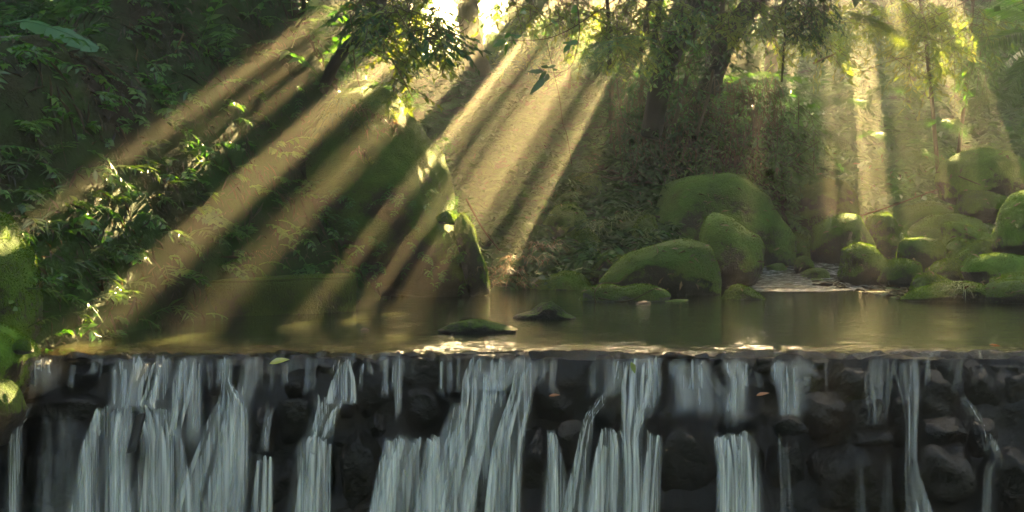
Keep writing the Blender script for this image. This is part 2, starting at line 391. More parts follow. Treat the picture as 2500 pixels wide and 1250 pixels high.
def inside(P, poly):
    r = np.zeros(len(P), bool); n = len(poly)
    for i in range(n):
        x1, y1 = poly[i]; x2, y2 = poly[(i + 1) % n]
        c = ((y1 > P[:, 1]) != (y2 > P[:, 1])) & (P[:, 0] < (x2 - x1) * (P[:, 1] - y1) / (y2 - y1 + 1e-12) + x1)
        r ^= c
    return r
def height(x, y, detail=True):
    x = np.asarray(x, float).ravel(); y = np.asarray(y, float).ravel(); P = np.stack([x, y], 1)
    sd = seg_dist(P, POND, True); ins = inside(P, POND); sd = np.where(ins, -sd, sd)
    q = np.stack([x, y, 0 * x], 1)
    n1 = fbm(q * 0.7, 4, 3); n2 = fbm(q * 3.1, 3, 9) if detail else 0
    # left spur
    xl = np.interp(y, SPUR[:, 1], SPUR[:, 0]); dl = seg_dist(P, SPUR, False) * np.sign(xl - x)
    sl = 1.25 + 1.0 * sstep(-3.6, -2.5, x); cap = 2.6 + 2.2 * sstep(-3.7, -2.7, x) 
    dd = np.maximum(dl + 0.25 * n1 * sstep(0, .8, dl), 0)
    zl = cap * np.tanh(sl * dd / cap) + 0.12 * n1 * np.minimum(dd, 1) + 0.05 * n2 * np.minimum(dd * 2, 1)
    zl = zl * (1 - 0.35 * sstep(22, 40, y))
    # gully behind the pond
    zg = np.interp(y, [12.6, 13.2, 21.5, 22.5, 25, 34, 100], [0, 0.1, 2.9, 3.0, 2.8, 0.8, 0.5]) * (1 - sstep(1.5, 3.0, x - 0.07 * (y - 14)))
    # right valley and far hill
    zv = np.interp(y, [14.6, 15.6, 17.5, 22, 26, 29.5, 100], [0, 0.05, 0.35, 1.5, 3.2, 5.0, 7.0]) * sstep(1.0, 2.6, x)
    # bank with undercut roots in the middle distance
    dm = np.minimum.reduce([y - 16.4 - 0.25 * np.sin(x * 3.1), (x - 1.15) * 1.0 - 0.05 * (y - 16), 3.25 + 0.25 * (y - 16) - x])
    zm = 2.15 * sstep(-0.05, 0.75, dm) + 0.25 * np.clip(dm - 0.7, 0, 6) * (1 - sstep(3, 6, dm) * 0.5)
    zm = np.where(dm > -0.05, zm, 0)
    # right bank
    zr = (-0.08 + 0.05 * np.maximum(sd, 0) + 0.5 * np.maximum(x - 6.5, 0)) * sstep(2.6, 3.2, x)
    zr = np.minimum(zr, 5)
    zo = np.maximum.reduce([zl, zg, zv, zm, zr, 0 * x]) + (0.06 * n1 + 0.03 * n2 + 0.02) * sstep(0.0, 0.5, sd)
    z = np.where(ins, -0.03 - 0.45 * sstep(0, 0.7, -sd), zo * sstep(-0.05, 0.12, sd) - 0.03 * (1 - sstep(0, .1, sd)))
    drop = sstep(7.02, 6.86, y + 0.05 * n2)
    z = z - (z + 1.6) * drop * (1 - 0.75 * sstep(-2.75, -3.4, x))
    return z
def axis(lo, a, b, hi, fine, coarse):
    return np.unique(np.round(np.concatenate([np.arange(lo, a, coarse), np.arange(a, b, fine), np.arange(b, hi + coarse, coarse)]), 4))
gx = axis(-60, -6, 7.5, 60, 0.06, 1.5); gy = axis(-40, 6.0, 20.0, 120, 0.06, 0.75)
GX, GY = np.meshgrid(gx, gy); gz = height(GX, GY)
nx, ny = len(gx), len(gy)
ii, jj = np.meshgrid(np.arange(ny - 1), np.arange(nx - 1), indexing='ij')
gq = np.stack([ii * nx + jj, ii * nx + jj + 1, (ii + 1) * nx + jj + 1, (ii + 1) * nx + jj], -1).reshape(-1, 4)
link('ground', np_mesh('ground', np.stack([GX.ravel(), GY.ravel(), gz], 1), gq, M['ground'], True), kind='structure')
GZ2 = gz.reshape(ny, nx)
def gh(x, y):                                       # quick bilinear lookup of the built ground
    x = np.asarray(x, float); y = np.asarray(y, float)
    i = np.clip(np.searchsorted(gy, y) - 1, 0, ny - 2); j = np.clip(np.searchsorted(gx, x) - 1, 0, nx - 2)
    fy = np.clip((y - gy[i]) / (gy[i + 1] - gy[i]), 0, 1); fx = np.clip((x - gx[j]) / (gx[j + 1] - gx[j]), 0, 1)
    return GZ2[i, j] * (1 - fx) * (1 - fy) + GZ2[i, j + 1] * fx * (1 - fy) + GZ2[i + 1, j] * (1 - fx) * fy + GZ2[i + 1, j + 1] * fx * fy
def gnormal(x, y, e=0.08):
    a = (gh(x + e, y) - gh(x - e, y)) / (2 * e); b = (gh(x, y + e) - gh(x, y - e)) / (2 * e)
    return norm(np.stack([-a, -b, np.ones_like(a)], -1))
def on_ground(px, py, y0=7.0, y1=40.0):              # where a sight line meets the ground
    Y = np.linspace(y0, y1, 1600); p = atn(np.full_like(Y, px), np.full_like(Y, py), Y)
    hit = np.where(p[:, 2] <= gh(p[:, 0], p[:, 1]))[0]
    k = hit[0] if len(hit) else len(Y) - 1
    return p[k]

# ------------------------------------------------------------------ pond and spill over the lip
def grid(xs, ys):
    X, Y = np.meshgrid(xs, ys); n, m = len(xs), len(ys)
    i, j = np.meshgrid(np.arange(m - 1), np.arange(n - 1), indexing='ij')
    return X, Y, np.stack([i * n + j, i * n + j + 1, (i + 1) * n + j + 1, (i + 1) * n + j], -1).reshape(-1, 4)
xs = np.linspace(-3.2, 5.6, 440); ys = np.concatenate([np.linspace(0, 1, 60) * 0.46 + 6.96, np.linspace(7.45, 14.4, 80)])
X, Y, q = grid(xs, ys)
pn = np.stack([X.ravel(), Y.ravel(), 0 * X.ravel()], 1)
lipn = fbm(pn * [2.3, 0.4, 1], 4, 21) * 0.18 + fbm(pn * [9, 1.5, 1], 3, 5) * 0.05
ylip = 7.09 + lipn
over = np.maximum(ylip - pn[:, 1], 0)
Z = -1.6 * over ** 1.5 - 0.12 * over + 0.020 * fbm(pn * [22, 7, 1], 3, 31) * sstep(7.5, 7.0, pn[:, 1]) + 0.006 * fbm(pn * [6, 14, 1], 2, 2) * sstep(8.2, 7.3, pn[:, 1])
pn[:, 2] = Z
lipq = (pn[q][:, :, 1] - ylip[q]).mean(1) < -0.012
link('water', np_mesh('water', pn, q[~lipq], M['water'], True), kind='structure')
SPILL = (pn, q[lipq])

# ------------------------------------------------------------------ sun-ward canopy of tall trees, gaps carved to shape the sunbeams
def to_uw(p): p = np.atleast_2d(np.asarray([tuple(k) for k in p])); return p[:, 0] - SU * p[:, 1], p[:, 2] - SW * p[:, 1]
GAPS = []      # u, w, tangential half width (m), radial half length (m), (cos, sin) of the radial direction
def gap(px, py, Y, half_px, rad):
    p = at(px, py, Y); u, w = to_uw([p]); u, w = u[0], w[0]
    ru, rw = u, w - CAMZ; r = math.hypot(ru, rw)
    GAPS.append((u, w, half_px * Y / F, rad, ru / r, rw / r))
# broad beams on the left slope
gap(600, 462, 9.9, 27, 0.9); gap(495, 388, 10.2, 9, 0.35); gap(470, 335, 9.8, 4, 0.15)
gap(560, 215, 10.2, 5, 0.10); gap(640, 140, 10.3, 4, 0.12); gap(720, 75, 10.6, 5, 0.2); gap(790, 40, 11.0, 4, 0.25)
gap(772, 490, 10.2, 12, 0.5); gap(690, 600, 9.7, 4, 0.2); gap(870, 610, 10.0, 10, 0.35)
# on the big boulder and in front of it
gap(945, 285, 11.5, 24, 0.12); gap(1000, 262, 11.6, 16, 0.12); gap(900, 385, 11.2, 10, 0.08); gap(1105, 450, 11.6, 14, 0.15)
gap(1040, 640, 10.8, 14, 0.25); gap(1130, 640, 11.2, 12, 0.15)
# fan of beams in the gully
gap(1352, 420, 13.9, 22, 0.6); gap(1240, 420, 14.0, 12, 0.5); gap(1165, 420, 13.8, 10, 0.5); gap(1290, 420, 14.2, 4, 0.3)
gap(1095, 330, 14.2, 9, 0.4); gap(1050, 250, 14.8, 12, 0.4); gap(1455, 400, 14.2, 10, 0.4)
# soft shafts over the boulders on the right
gap(1690, 560, 13.5, 6, 0.06); gap(1800, 520, 13.9, 8, 0.08); gap(1905, 500, 14.8, 16, 0.12); gap(1720, 418, 15.0, 40, 0.1)
gap(2085, 522, 14.6, 34, 0.08); gap(2115, 590, 13.6, 34, 0.07); gap(2240, 573, 13.9, 32, 0.07); gap(2160, 518, 15.3, 20, 0.05); gap(2345, 545, 14.8, 34, 0.07); gap(1750, 514, 13.3, 30, 0.07); gap(1850, 460, 14.7, 30, 0.07); gap(1300, 425, 15.6, 10, 0.04); gap(2400, 550, 14.9, 14, 0.05); gap(2060, 600, 14.0, 8, 0.04)
gap(2400, 362, 17.2, 26, 0.08); gap(2100, 300, 19, 14, 0.12); gap(2150, 420, 17, 10, 0.08); gap(2270, 430, 17, 12, 0.08); gap(2330, 250, 20, 8, 0.12); gap(2230, 330, 19, 4, 0.08)
gap(2020, 690, 13.9, 50, 0.05); gap(2170, 690, 13.9, 30, 0.05); gap(2440, 618, 12.6, 50, 0.08); gap(2490, 474, 13.2, 34, 0.1)
gap(1450, 60, 14.4, 20, 0.2); gap(1000, 60, 11.8, 20, 0.15); gap(1560, 120, 13.5, 20, 0.2)
gap(864, 722, 10.1, 8, 0.06); gap(862, 690, 10.3, 8, 0.06)                      # right end of the concrete block
gap(1900, 60, 16, 14, 0.06); gap(1850, 230, 16.8, 8, 0.05); gap(1980, 190, 17.5, 8, 0.05); gap(1330, 60, 19.5, 24, 0.2); gap(1400, 100, 19.0, 20, 0.2)
gap(2200, 90, 15.6, 26, 0.08); gap(2330, 620, 13.6, 20, 0.06); gap(2270, 600, 13.8, 16, 0.06); gap(1590, 590, 12.3, 14, 0.05); gap(1560, 530, 14.3, 20, 0.06); gap(1390, 505, 14.4, 22, 0.06)
rgp = np.random.default_rng(3)
for _ in range(0): gap(rgp.uniform(560, 900), rgp.uniform(250, 560), rgp.uniform(9.8, 11), rgp.uniform(2, 4), rgp.uniform(.1, .3))

GA = np.array(GAPS)
def open_to_sun(u, w, grow=0.0):
    jitter = 0.05 * vnoise(np.stack([u * 7, w * 7, 0 * u], 1), 77)
    o = np.zeros(len(u), bool)
    for (gu, gw, ht, hr, c, s) in GA:
        du, dw = u - gu, w - gw; r = du * c + dw * s; t = -du * s + dw * c
        o |= (np.abs(t) / (ht + grow + jitter * 0.5)) ** 2 + (np.abs(r) / (hr + grow + jitter)) ** 2 < 1
    return o
nL = 118000
u = rng.uniform(-8.5, 4.5, nL); w = rng.uniform(-8.5, 2.2, nL)
keep = ~open_to_sun(u, w, 0.06); u, w = u[keep], w[keep]
depth = np.where(w > -3.0, 16.6, np.where(u < -1.3 + 0.15 * np.sin(w * 5), 23.2, 30.0)) + rng.normal(0, 0.55, len(u))
CX = u + SU * depth; CY = depth; CZ = w + SW * depth
ok = CZ > gh(CX, CY) - 0.05
pxl = 1250 + F * CX / CY; pyl = 515 - F * (CZ - CAMZ) / CY
hole = (((pxl - 1085) / 48) ** 2 + ((pyl - 75) / 95) ** 2 < 1) | (((pxl - 1203) / 38) ** 2 + ((pyl - 10) / 75) ** 2 < 1)
ok &= ~((pxl > 985) & (pxl < 1250) & (pyl > -40) & (pyl < 215) & (rng.random(len(pxl)) > 0.35)); ok &= ~(hole & (rng.random(len(pxl)) > 0.04))          # the bright opening beside the trunk
CX, CY, CZ = CX[ok], CY[ok], CZ[ok]; nC = len(CX)
A = rng.normal(0, 1, (nC, 3)); A[:, 2] -= 0.5
Nn = np.array(SDIR)[None] + rng.normal(0, 0.45, (nC, 3))
Lc = rng.uniform(0.13, 0.26, nC) * np.where(CY > 20, 1.15, 1.0)
nO = 105000                                        # unseen leaf roof added to cut sky light, left open at the weir
OX = rng.uniform(-9, 9.5, nO); OY = np.where(rng.random(nO) < 0.42, rng.uniform(-13.0, 4.3, nO), rng.uniform(6.8, 30, nO)); OX = np.where(OY > 15, OX * 1.25, OX); OZ = 7.4 + 0.9 * fbm(np.stack([OX * .4, OY * .4, 0 * OX], 1), 3, 91) * 1.5 + rng.normal(0, 0.3, nO) + 0.05 * np.abs(OX) + 0.42 * np.maximum(OY - 17.5, 0)
hole = ((OX > 2.2) & (OX < 7) & (OY > 11.0) & (OY < 13.8)) | ((OX > -5.5) & (OX < -3.0) & (OY > 6) & (OY < 9)); OX, OY, OZ = OX[~hole], OY[~hole], OZ[~hole]; nO = len(OX)      # holes cut in the roof to let sky light onto boulders and left edge
CX = np.concatenate([CX, OX]); CY = np.concatenate([CY, OY]); CZ = np.concatenate([CZ, OZ])
A = np.vstack([A, rng.normal(0, 1, (nO, 3)) * [1, 1, 0.4]]); Nn = np.vstack([Nn, np.array([0, 0, 1.0]) + rng.normal(0, 0.4, (nO, 3))]); Lc = np.concatenate([Lc, rng.uniform(0.22, 0.42, nO)])
nB = 16000                                        # unseen leaves added behind the viewpoint to block low sky light
BX = rng.uniform(-22, 22, nB); BY = -15 + rng.normal(0, 1.5, nB); BZ = rng.uniform(-1.2, 11.5, nB)
nS = 13000; sgn = np.where(np.arange(nS) % 2, 1, -1); BX = np.concatenate([BX, sgn * 15 + rng.normal(0, 1.2, nS)]); BY = np.concatenate([BY, rng.uniform(-16, 18, nS)]); BZ = np.concatenate([BZ, rng.uniform(0, 11.5, nS)]); nB += nS  # unseen side woods added to shut out light from the open sky
nF = 9000; BX = np.concatenate([BX, rng.uniform(-16, 18, nF)]); BY = np.concatenate([BY, 46 + rng.normal(0, 1.5, nF)]); BZ = np.concatenate([BZ, rng.uniform(-0.5, 1, nF) * 9 + 0.6 * np.sin(BX[-nF:] * 1.3)]); nB += nF
nS = 14000; BX = np.concatenate([BX, rng.uniform(-17, -4.2, nS // 2), 13.5 + rng.normal(0, 1.0, nS // 2)]); BY = np.concatenate([BY, 18.3 + rng.normal(0, 0.5, nS // 2), rng.uniform(14, 36, nS // 2)]); BZ = np.concatenate([BZ, rng.uniform(1.5, 11.5, nS // 2), rng.uniform(0, 12.5, nS // 2)]); nB += nS  # leaf walls added at front left and right to close off the sky
CX = np.concatenate([CX, BX]); CY = np.concatenate([CY, BY]); CZ = np.concatenate([CZ, BZ])
A = np.vstack([A, rng.normal(0, 1, (nB, 3))]); Nn = np.vstack([Nn, np.array([0, 1.0, 0.3]) + rng.normal(0, 0.7, (nB, 3))]); Lc = np.concatenate([Lc, rng.uniform(0.5, 0.8, nB)])
TREES = [(-15, 2, 'n', 'unseen tree added far left of the stream to shut out sky light'), (15, 2, 'o', 'unseen tree added far right of the stream to shut out sky light'), (-9, 46, 'p', 'faint far tree beyond the crest, left of the bright opening'), (-2.2, 46.3, 'q', 'faint far tree glowing in the mist of the bright opening'), (5, 46, 'r', 'faint far tree beyond the crest, behind the bank'), (13, 46.2, 's', 'faint far tree beyond the right hill'), (-16, -15, 'j', 'unseen tree added far left behind the viewpoint to block sky light'), (-5, -15.4, 'k', 'unseen tree added left behind the viewpoint to block sky light'), (6, -14.8, 'l', 'unseen tree added right behind the viewpoint to block sky light'), (17, -15, 'm', 'unseen tree added far right behind the viewpoint to block sky light'),
         (-3.9, 16.8, 'left', 'tall tree above the left slope, its crown over the white pipe'), (-1.75, 16.9, 'a', 'tall tree above the frame over the big boulder'), (2.4, 17.2, 'b', 'tall tree above the frame over the dark root bank'),
         (7.4, 16.7, 'c', 'tall tree above the frame over the right hand boulders'), (-2.6, 23.3, 'd', 'distant tree at the far left of the bright opening'), (2.5, 23.4, 'e', 'distant slim tree behind the two leaning trunks'),
         (4.2, 23.3, 'f', 'distant tree behind the misty fern bank'), (4.6, 30.1, 'g', 'far tree on the hill behind the fern bank'), (7.8, 30.2, 'h', 'far tree on the hill at the right edge'), (10.8, 30.0, 'i', 'farthest right tree on the hill, mostly outside the frame')]
row = np.where(CY > 40, 5, np.where(np.abs(CX) > 10.5, np.where(CY < 19, np.where(CY < -12, 3, 4), 2), 9)); row = np.where(row < 9, row, np.where(CY < -9, 3, np.where(CY < 20, 0, np.where(CY < 27, 1, 2)))); trow = np.array([5 if t[1] > 40 else 4 if abs(t[0]) == 15 and t[1] == 2 else 3 if t[1] < -9 else 0 if t[1] < 20 else 1 if t[1] < 27 else 2 for t in TREES])
dist = np.abs(CX[:, None] - np.array([t[0] for t in TREES])[None]) + 100 * (row[:, None] != trow[None])
own = dist.argmin(1)
for k, (tx, ty, _, lab) in enumerate(TREES):
    s = own == k
    if s.sum() < 20: continue
    e = thing('tree', lab, 'tree', 'trees of the surrounding wood')
    g0 = float(gh(np.array([tx]), np.array([ty]))[0]); top = CZ[s].max()
    pts = spline([(tx, ty, g0 - 0.3), (tx + 0.1, ty + 0.1, g0 + 1.5), (tx - 0.1, ty, g0 + 3.5), (tx + 0.15, ty + 0.1, top)], 20)
    sp = Soup(); sp.add(*tube(pts, np.linspace(0.13, 0.04, 20), 10))
    for b in range(14):
        z0 = rng.uniform(max(g0 + 1.5, CZ[s].min()), top); c = np.array([tx, ty, z0]); xr = rng.uniform(np.percentile(CX[s], 5), np.percentile(CX[s], 95))
        tip = np.array([xr, ty + rng.normal(0, 0.4), z0 + rng.uniform(0.2, 1.0)])
        uu, ww = to_uw([tip * 0.5 + c * 0.5, tip]); 
        if open_to_sun(uu, ww, 0.1).any(): continue
        sp.add(*tube(spline([c, c * 0.5 + tip * 0.5 + [0, 0, 0.15], tip], 8), np.linspace(0.035, 0.008, 8), 5))
    link('trunk', sp.mesh('trunk', M['bark'], True), e)
    link('crown', np_mesh('crown', *leaves(np.stack([CX[s], CY[s], CZ[s]], 1) - norm(A[s]) * Lc[s][:, None] * 0.5, A[s], Nn[s], Lc[s], Lc[s] * 0.62), M['leaf_canopy']), e)

# ------------------------------------------------------------------ haze
hb = bmesh.new(); bmesh.ops.create_cube(hb, size=1.0)
for v in hb.verts: v.co = Vector((v.co.x * 130, 38 + v.co.y * 170, 7.2 + v.co.z * 19.0))
hm = NT('haze'); hv = hm.n('ShaderNodeVolumePrincipled', {'Color': (0.93, 0.91, 0.72, 1), 'Density': HAZE_DENSITY, 'Anisotropy': 0.7})
hm.t.links.new(hv.outputs[0], hm.out.inputs['Volume'])
hme = bpy.data.meshes.new('haze'); hb.to_mesh(hme); hb.free(); hme.materials.append(hm.m)
link('haze', hme, kind='stuff')

# ------------------------------------------------------------------ boulders
_ico = {}
def ico(sub):
    if sub not in _ico:
        b = bmesh.new(); bmesh.ops.create_icosphere(b, subdivisions=sub, radius=1.0)
        _ico[sub] = (np.array([v.co[:] for v in b.verts]), np.array([[v.index for v in f.verts] for f in b.faces])); b.free()
    return _ico[sub]
def outline_radius(poly):
    n = len(poly); P = []
    for i in range(n):
        a = poly[i]; b = poly[(i + 1) % n]; t = np.linspace(0, 1, 24, endpoint=False)[:, None]; P.append(a + (b - a) * t)
    return np.vstack(P)
def rock_mesh(poly_px, Y, ry, seed, amp=0.05, sub=5, pw=0.8, sm=5, facet=0.0):
    """closed stone whose outline seen from the pool follows poly_px; real depth 2*ry"""
    w = np.array([tuple(at(x, y, Y)) for x, y in poly_px])[:, [0, 2]]
    c = np.array([(w[:, 0].min() + w[:, 0].max()) / 2, (w[:, 1].min() + w[:, 1].max()) / 2])
    hs = np.maximum((w.max(0) - w.min(0)) / 2, 1e-4); d = (outline_radius(w) - c) / hs; th = np.arctan2(d[:, 1], d[:, 0]); r = np.hypot(d[:, 0], d[:, 1])
    bins = np.linspace(-np.pi, np.pi, 181); o = np.argsort(th)
    rr = np.interp(bins, np.concatenate([th[o] - 2 * np.pi, th[o], th[o] + 2 * np.pi]), np.tile(r[o], 3))
    rr = rr[:-1]; k = np.ones(sm) / sm; rr = np.convolve(np.concatenate([rr[-20:], rr, rr[:20]]), k, 'same')[20:-20]
    V, Fc = ico(sub); a, b, cc = V.T; t = np.arctan2(cc, a); m = np.hypot(a, cc)
    rad = np.interp(t, bins, np.append(rr, rr[0]))
    if facet:                     # broken, angular stone: push faces flat
        rg = np.random.default_rng(seed + 5); S = np.ones(len(V))
        for _ in range(16):
            nrm = rg.normal(0, 1, 3); nrm[1] = -abs(nrm[1]); nrm /= np.linalg.norm(nrm); h = rg.uniform(0.62, 0.95)
            dd = V @ nrm; S = np.minimum(S, np.where(dd > 0.05, h / np.maximum(dd, 0.05), 9))
        S = 1 + (np.minimum(S, 1) - 1) * facet
    else: S = 1.0
    p = np.stack([np.cos(t) * rad * m ** pw * S * hs[0], np.sign(b) * np.abs(b) ** 0.85 * ry * S, np.sin(t) * rad * m ** pw * S * hs[1]], 1)
    size = (np.ptp(w[:, 0]) + np.ptp(w[:, 1])) / 2
    dirn = norm(V * [1, 1, 1]); size = min(size, 2.2 * hs.min() * 1.6)
    q = p / size
    n = fbm(q * 2.2 + seed * 3.7, 5, seed, 0.55) * 1.2 + 0.45 * (0.35 - np.abs(fbm(q * 3.2 + seed, 4, seed + 50))) * 1.6
    p = p + dirn * (n * amp * size)[:, None]
    org = np.array([c[0], Y, w[:, 1].min()])
    p[:, 2] += c[1] - org[2]
    return p, Fc, org
def moss_tufts(p, Fc, count, length, seed, zmin=0.0):
    rg = np.random.default_rng(seed); a, b, c = p[Fc[:, 0]], p[Fc[:, 1]], p[Fc[:, 2]]
    cr = np.cross(b - a, c - a); ar = np.linalg.norm(cr, axis=1); nn = cr / np.maximum(ar, 1e-12)[:, None]
    if (nn * (a - p.mean(0))).sum() < 0: nn = -nn
    wgt = ar * np.clip(nn[:, 2] + 0.35, 0, 1); wgt /= wgt.sum()
    f = rg.choice(len(Fc), count, p=wgt); r = rg.random((count, 2)); fl = r.sum(1) > 1; r[fl] = 1 - r[fl]
    P = a[f] + (b[f] - a[f]) * r[:, :1] + (c[f] - a[f]) * r[:, 1:]
    patch = vnoise(P * 9, seed) > -0.35; P = P[patch]; f = f[patch]
    D = norm(nn[f] + rg.normal(0, 0.5, (len(P), 3)))
    return leaves(P - D * 0.004, D, rg.normal(0, 1, (len(P), 3)), rg.uniform(0.5, 1.2, len(P)) * length, length * 0.45, 0, 0.1)
from mathutils.bvhtree import BVHTree
RV, RF, RN = [], [], [0]
def boulder(label, poly, Y, ry, mat='moss', seed=1, amp=0.075, fuzz=3600, flen=0.016, sub=5, name='boulder', group='mossy boulders of the stream', facet=0.4, pw=0.8, cat='boulder', sm=5):
    p, Fc, org = rock_mesh(poly, Y, ry, seed, amp, sub, pw, sm, facet)
    o = link(name, np_mesh(name, p, Fc, M[mat], True), None, label, cat, group); o.location = org
    RV.append(p + org); RF.append(Fc + RN[0]); RN[0] += len(p)
    if fuzz:
        link('moss', np_mesh('moss', *moss_tufts(p, Fc, fuzz, flen, seed), M['mossfuzz']), o, kind='stuff')
    return o
def dome(x0, x1, y0, y1, lean=0.0, flat=0.55):           # uneven rounded outline, base slightly under y1
    rg = np.random.default_rng(int(x0 * 13 + y0)); j = lambda a: rg.uniform(-a, a); flat = flat + j(.12); lean = lean + j(.10)
    cx = (x0 + x1) / 2 + lean * (x1 - x0); h = y1 - y0
    return [(x0, y1 - 0.10 * h), (x0 + 0.07 * (x1 - x0), y1 - flat * h), (cx - (0.24 + j(.07)) * (x1 - x0), y0 + (0.10 + j(.08)) * h), (cx, y0), (cx + (0.24 + j(.07)) * (x1 - x0), y0 + (0.10 + j(.08)) * h),
            (x1 - 0.07 * (x1 - x0), y1 - flat * 0.95 * h), (x1, y1 - 0.1 * h), (x1 - 0.08 * (x1 - x0), y1 + 0.12 * h), (cx, y1 + 0.2 * h), (x0 + 0.08 * (x1 - x0), y1 + 0.12 * h)]

boulder('huge slanting mossy boulder leaning down to the pond in the centre',
        [(560, 760), (585, 600), (640, 470), (700, 360), (770, 270), (840, 205), (890, 182), (945, 205), (985, 245), (1040, 290), (1105, 355), (1136, 415), (1132, 475), (1122, 540), (1150, 610), (1172, 680), (1180, 735), (1100, 770), (800, 790)],
        12.3, 0.95, 'cliff', 11, 0.055, 12000, 0.014, 6, facet=0.7, sm=2)
boulder('narrow mossy slab propped against the right side of the huge boulder',
        [(1106, 575), (1112, 535), (1132, 520), (1152, 545), (1170, 600), (1189, 655), (1198, 725), (1150, 738), (1118, 660)], 11.75, 0.2, 'moss', 12, 0.04, 1500, name='rock_slab', sm=3, group=None, cat='boulder')
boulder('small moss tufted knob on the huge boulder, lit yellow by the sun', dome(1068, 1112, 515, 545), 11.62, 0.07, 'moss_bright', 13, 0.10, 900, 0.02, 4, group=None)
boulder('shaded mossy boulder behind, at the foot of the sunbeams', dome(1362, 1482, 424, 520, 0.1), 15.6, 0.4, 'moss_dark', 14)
boulder('rounded boulder with bright grassy moss cap left of the bamboo grass', dome(1314, 1450, 502, 605, 0.05), 14.3, 0.35, 'moss', 15, 0.05, 3000)
boulder('lower mossy boulder in front of the grass capped boulder', dome(1388, 1476, 558, 645, 0.1), 13.9, 0.25, 'moss', 16)
boulder('small pointed mossy boulder among the bamboo grass', dome(1538, 1612, 526, 610, 0.05), 14.2, 0.22, 'moss', 17)
boulder('dark rounded mound under the bamboo grass', dome(1436, 1660, 530, 650), 14.6, 0.4, 'moss_dark', 18)
boulder('low flat mossy boulder behind the largest dome boulder', dome(1436, 1545, 612, 690), 13.3, 0.25, 'moss', 19)
boulder('largest dome shaped boulder standing in the pond, dark at the waterline',
        [(1462, 690), (1490, 655), (1530, 622), (1590, 600), (1650, 585), (1690, 581), (1735, 598), (1762, 640), (1773, 690), (1766, 730), (1620, 745), (1490, 725)], 12.2, 0.5, 'moss_dark', 20, 0.02, 5000, 0.014, 6)
boulder('flat two humped rock with pale wet flank and a twig across it',
        [(1412, 735), (1425, 712), (1455, 698), (1490, 696), (1520, 703), (1545, 694), (1590, 692), (1625, 705), (1650, 722), (1640, 738), (1600, 748), (1500, 752), (1430, 752)], 11.2, 0.22, 'bare', 21, 0.05, 2600, 0.016)
boulder('small angular stone right of the flat rock in the water', dome(1545, 1600, 736, 758, -.1), 10.75, 0.05, 'wet', 22, 0.12, 0, 0, 4, 'rock', group=None)
boulder('low pale wet stone barely above the water', dome(1595, 1682, 730, 746, .2), 11.1, 0.09, 'bare', 23, 0.06, 0, 0, 4, 'rock', group=None)
boulder('small peaked mossy stone at the right foot of the largest boulder', [(1755, 735), (1768, 715), (1790, 698), (1808, 693), (1835, 704), (1862, 722), (1872, 735), (1830, 745), (1775, 745)], 11.4, 0.16, 'bare', 24, 0.05, 1400, 0.014)
boulder('triangular island rock with moss on its peak, right of the oval island',
        [(1246, 778), (1262, 768), (1300, 760), (1322, 742), (1345, 735), (1365, 746), (1385, 765), (1412, 778), (1385, 792), (1320, 800), (1265, 794)], 9.35, 0.16, 'island', 25, 0.05, 0, 0.008, facet=0.25, sm=1)
boulder('oval mossy island rock low in the near water', [(1053, 806), (1080, 794), (1120, 784), (1165, 780), (1210, 784), (1250, 796), (1268, 804), (1240, 826), (1160, 836), (1085, 824)], 8.25, 0.15, 'island', 26, 0.03, 1800, 0.007)
boulder('broad back boulder with a sunlit moss rim, behind the peaked boulder',
        [(1602, 640), (1600, 520), (1612, 450), (1640, 424), (1700, 416), (1780, 414), (1820, 430), (1870, 470), (1895, 510), (1930, 545), (1955, 580), (1950, 680), (1800, 700), (1640, 690)], 14.7, 0.5, 'moss', 27, 0.03, 6000, 0.014, 6)
boulder('peaked boulder with a leafy mossy ridge behind the largest dome boulder',
        [(1702, 640), (1703, 560), (1720, 528), (1745, 513), (1775, 524), (1815, 552), (1850, 575), (1872, 600), (1872, 660), (1850, 705), (1780, 715), (1715, 700)], 13.3, 0.4, 'moss', 28, 0.035, 4200, 0.014, 6)
boulder('square topped dark boulder with a bright sunlit edge above the rapids',
        [(1980, 620), (1985, 548), (2030, 530), (2075, 520), (2100, 525), (2122, 560), (2140, 605), (2142, 650), (2060, 665), (1990, 655)], 14.6, 0.35, 'moss', 29, 0.03, 4200, 0.014)
boulder('long low ledge rock with grass left of the square topped boulder', dome(1860, 1998, 566, 650, 0.1, 0.7), 14.9, 0.3, 'moss', 30, 0.04, 2600)
boulder('round boulder with a glowing rim at the right of the rapids', dome(2048, 2184, 590, 690, -0.05), 13.6, 0.36, 'moss', 31, 0.02, 3600)
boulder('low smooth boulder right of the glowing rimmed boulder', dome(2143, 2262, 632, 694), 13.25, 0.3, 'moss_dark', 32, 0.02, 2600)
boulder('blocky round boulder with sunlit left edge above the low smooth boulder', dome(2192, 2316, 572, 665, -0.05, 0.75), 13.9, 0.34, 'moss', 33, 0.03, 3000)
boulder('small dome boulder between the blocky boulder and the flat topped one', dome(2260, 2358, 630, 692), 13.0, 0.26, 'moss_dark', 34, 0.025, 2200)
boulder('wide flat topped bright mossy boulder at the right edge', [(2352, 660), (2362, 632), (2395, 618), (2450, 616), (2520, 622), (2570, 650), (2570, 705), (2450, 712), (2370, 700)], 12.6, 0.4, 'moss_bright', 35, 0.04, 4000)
boulder('big boulder high on the right bank with a pale green top',
        [(2288, 500), (2290, 440), (2312, 395), (2350, 366), (2400, 357), (2450, 368), (2500, 405), (2570, 450), (2570, 520), (2400, 530)], 16.8, 0.7, 'moss_bright', 36, 0.035, 4500, 0.014, 6)
boulder('mossy boulder below the big high boulder, with a fern sprig', dome(2338, 2484, 460, 530, -.05), 16.0, 0.4, 'moss', 37)
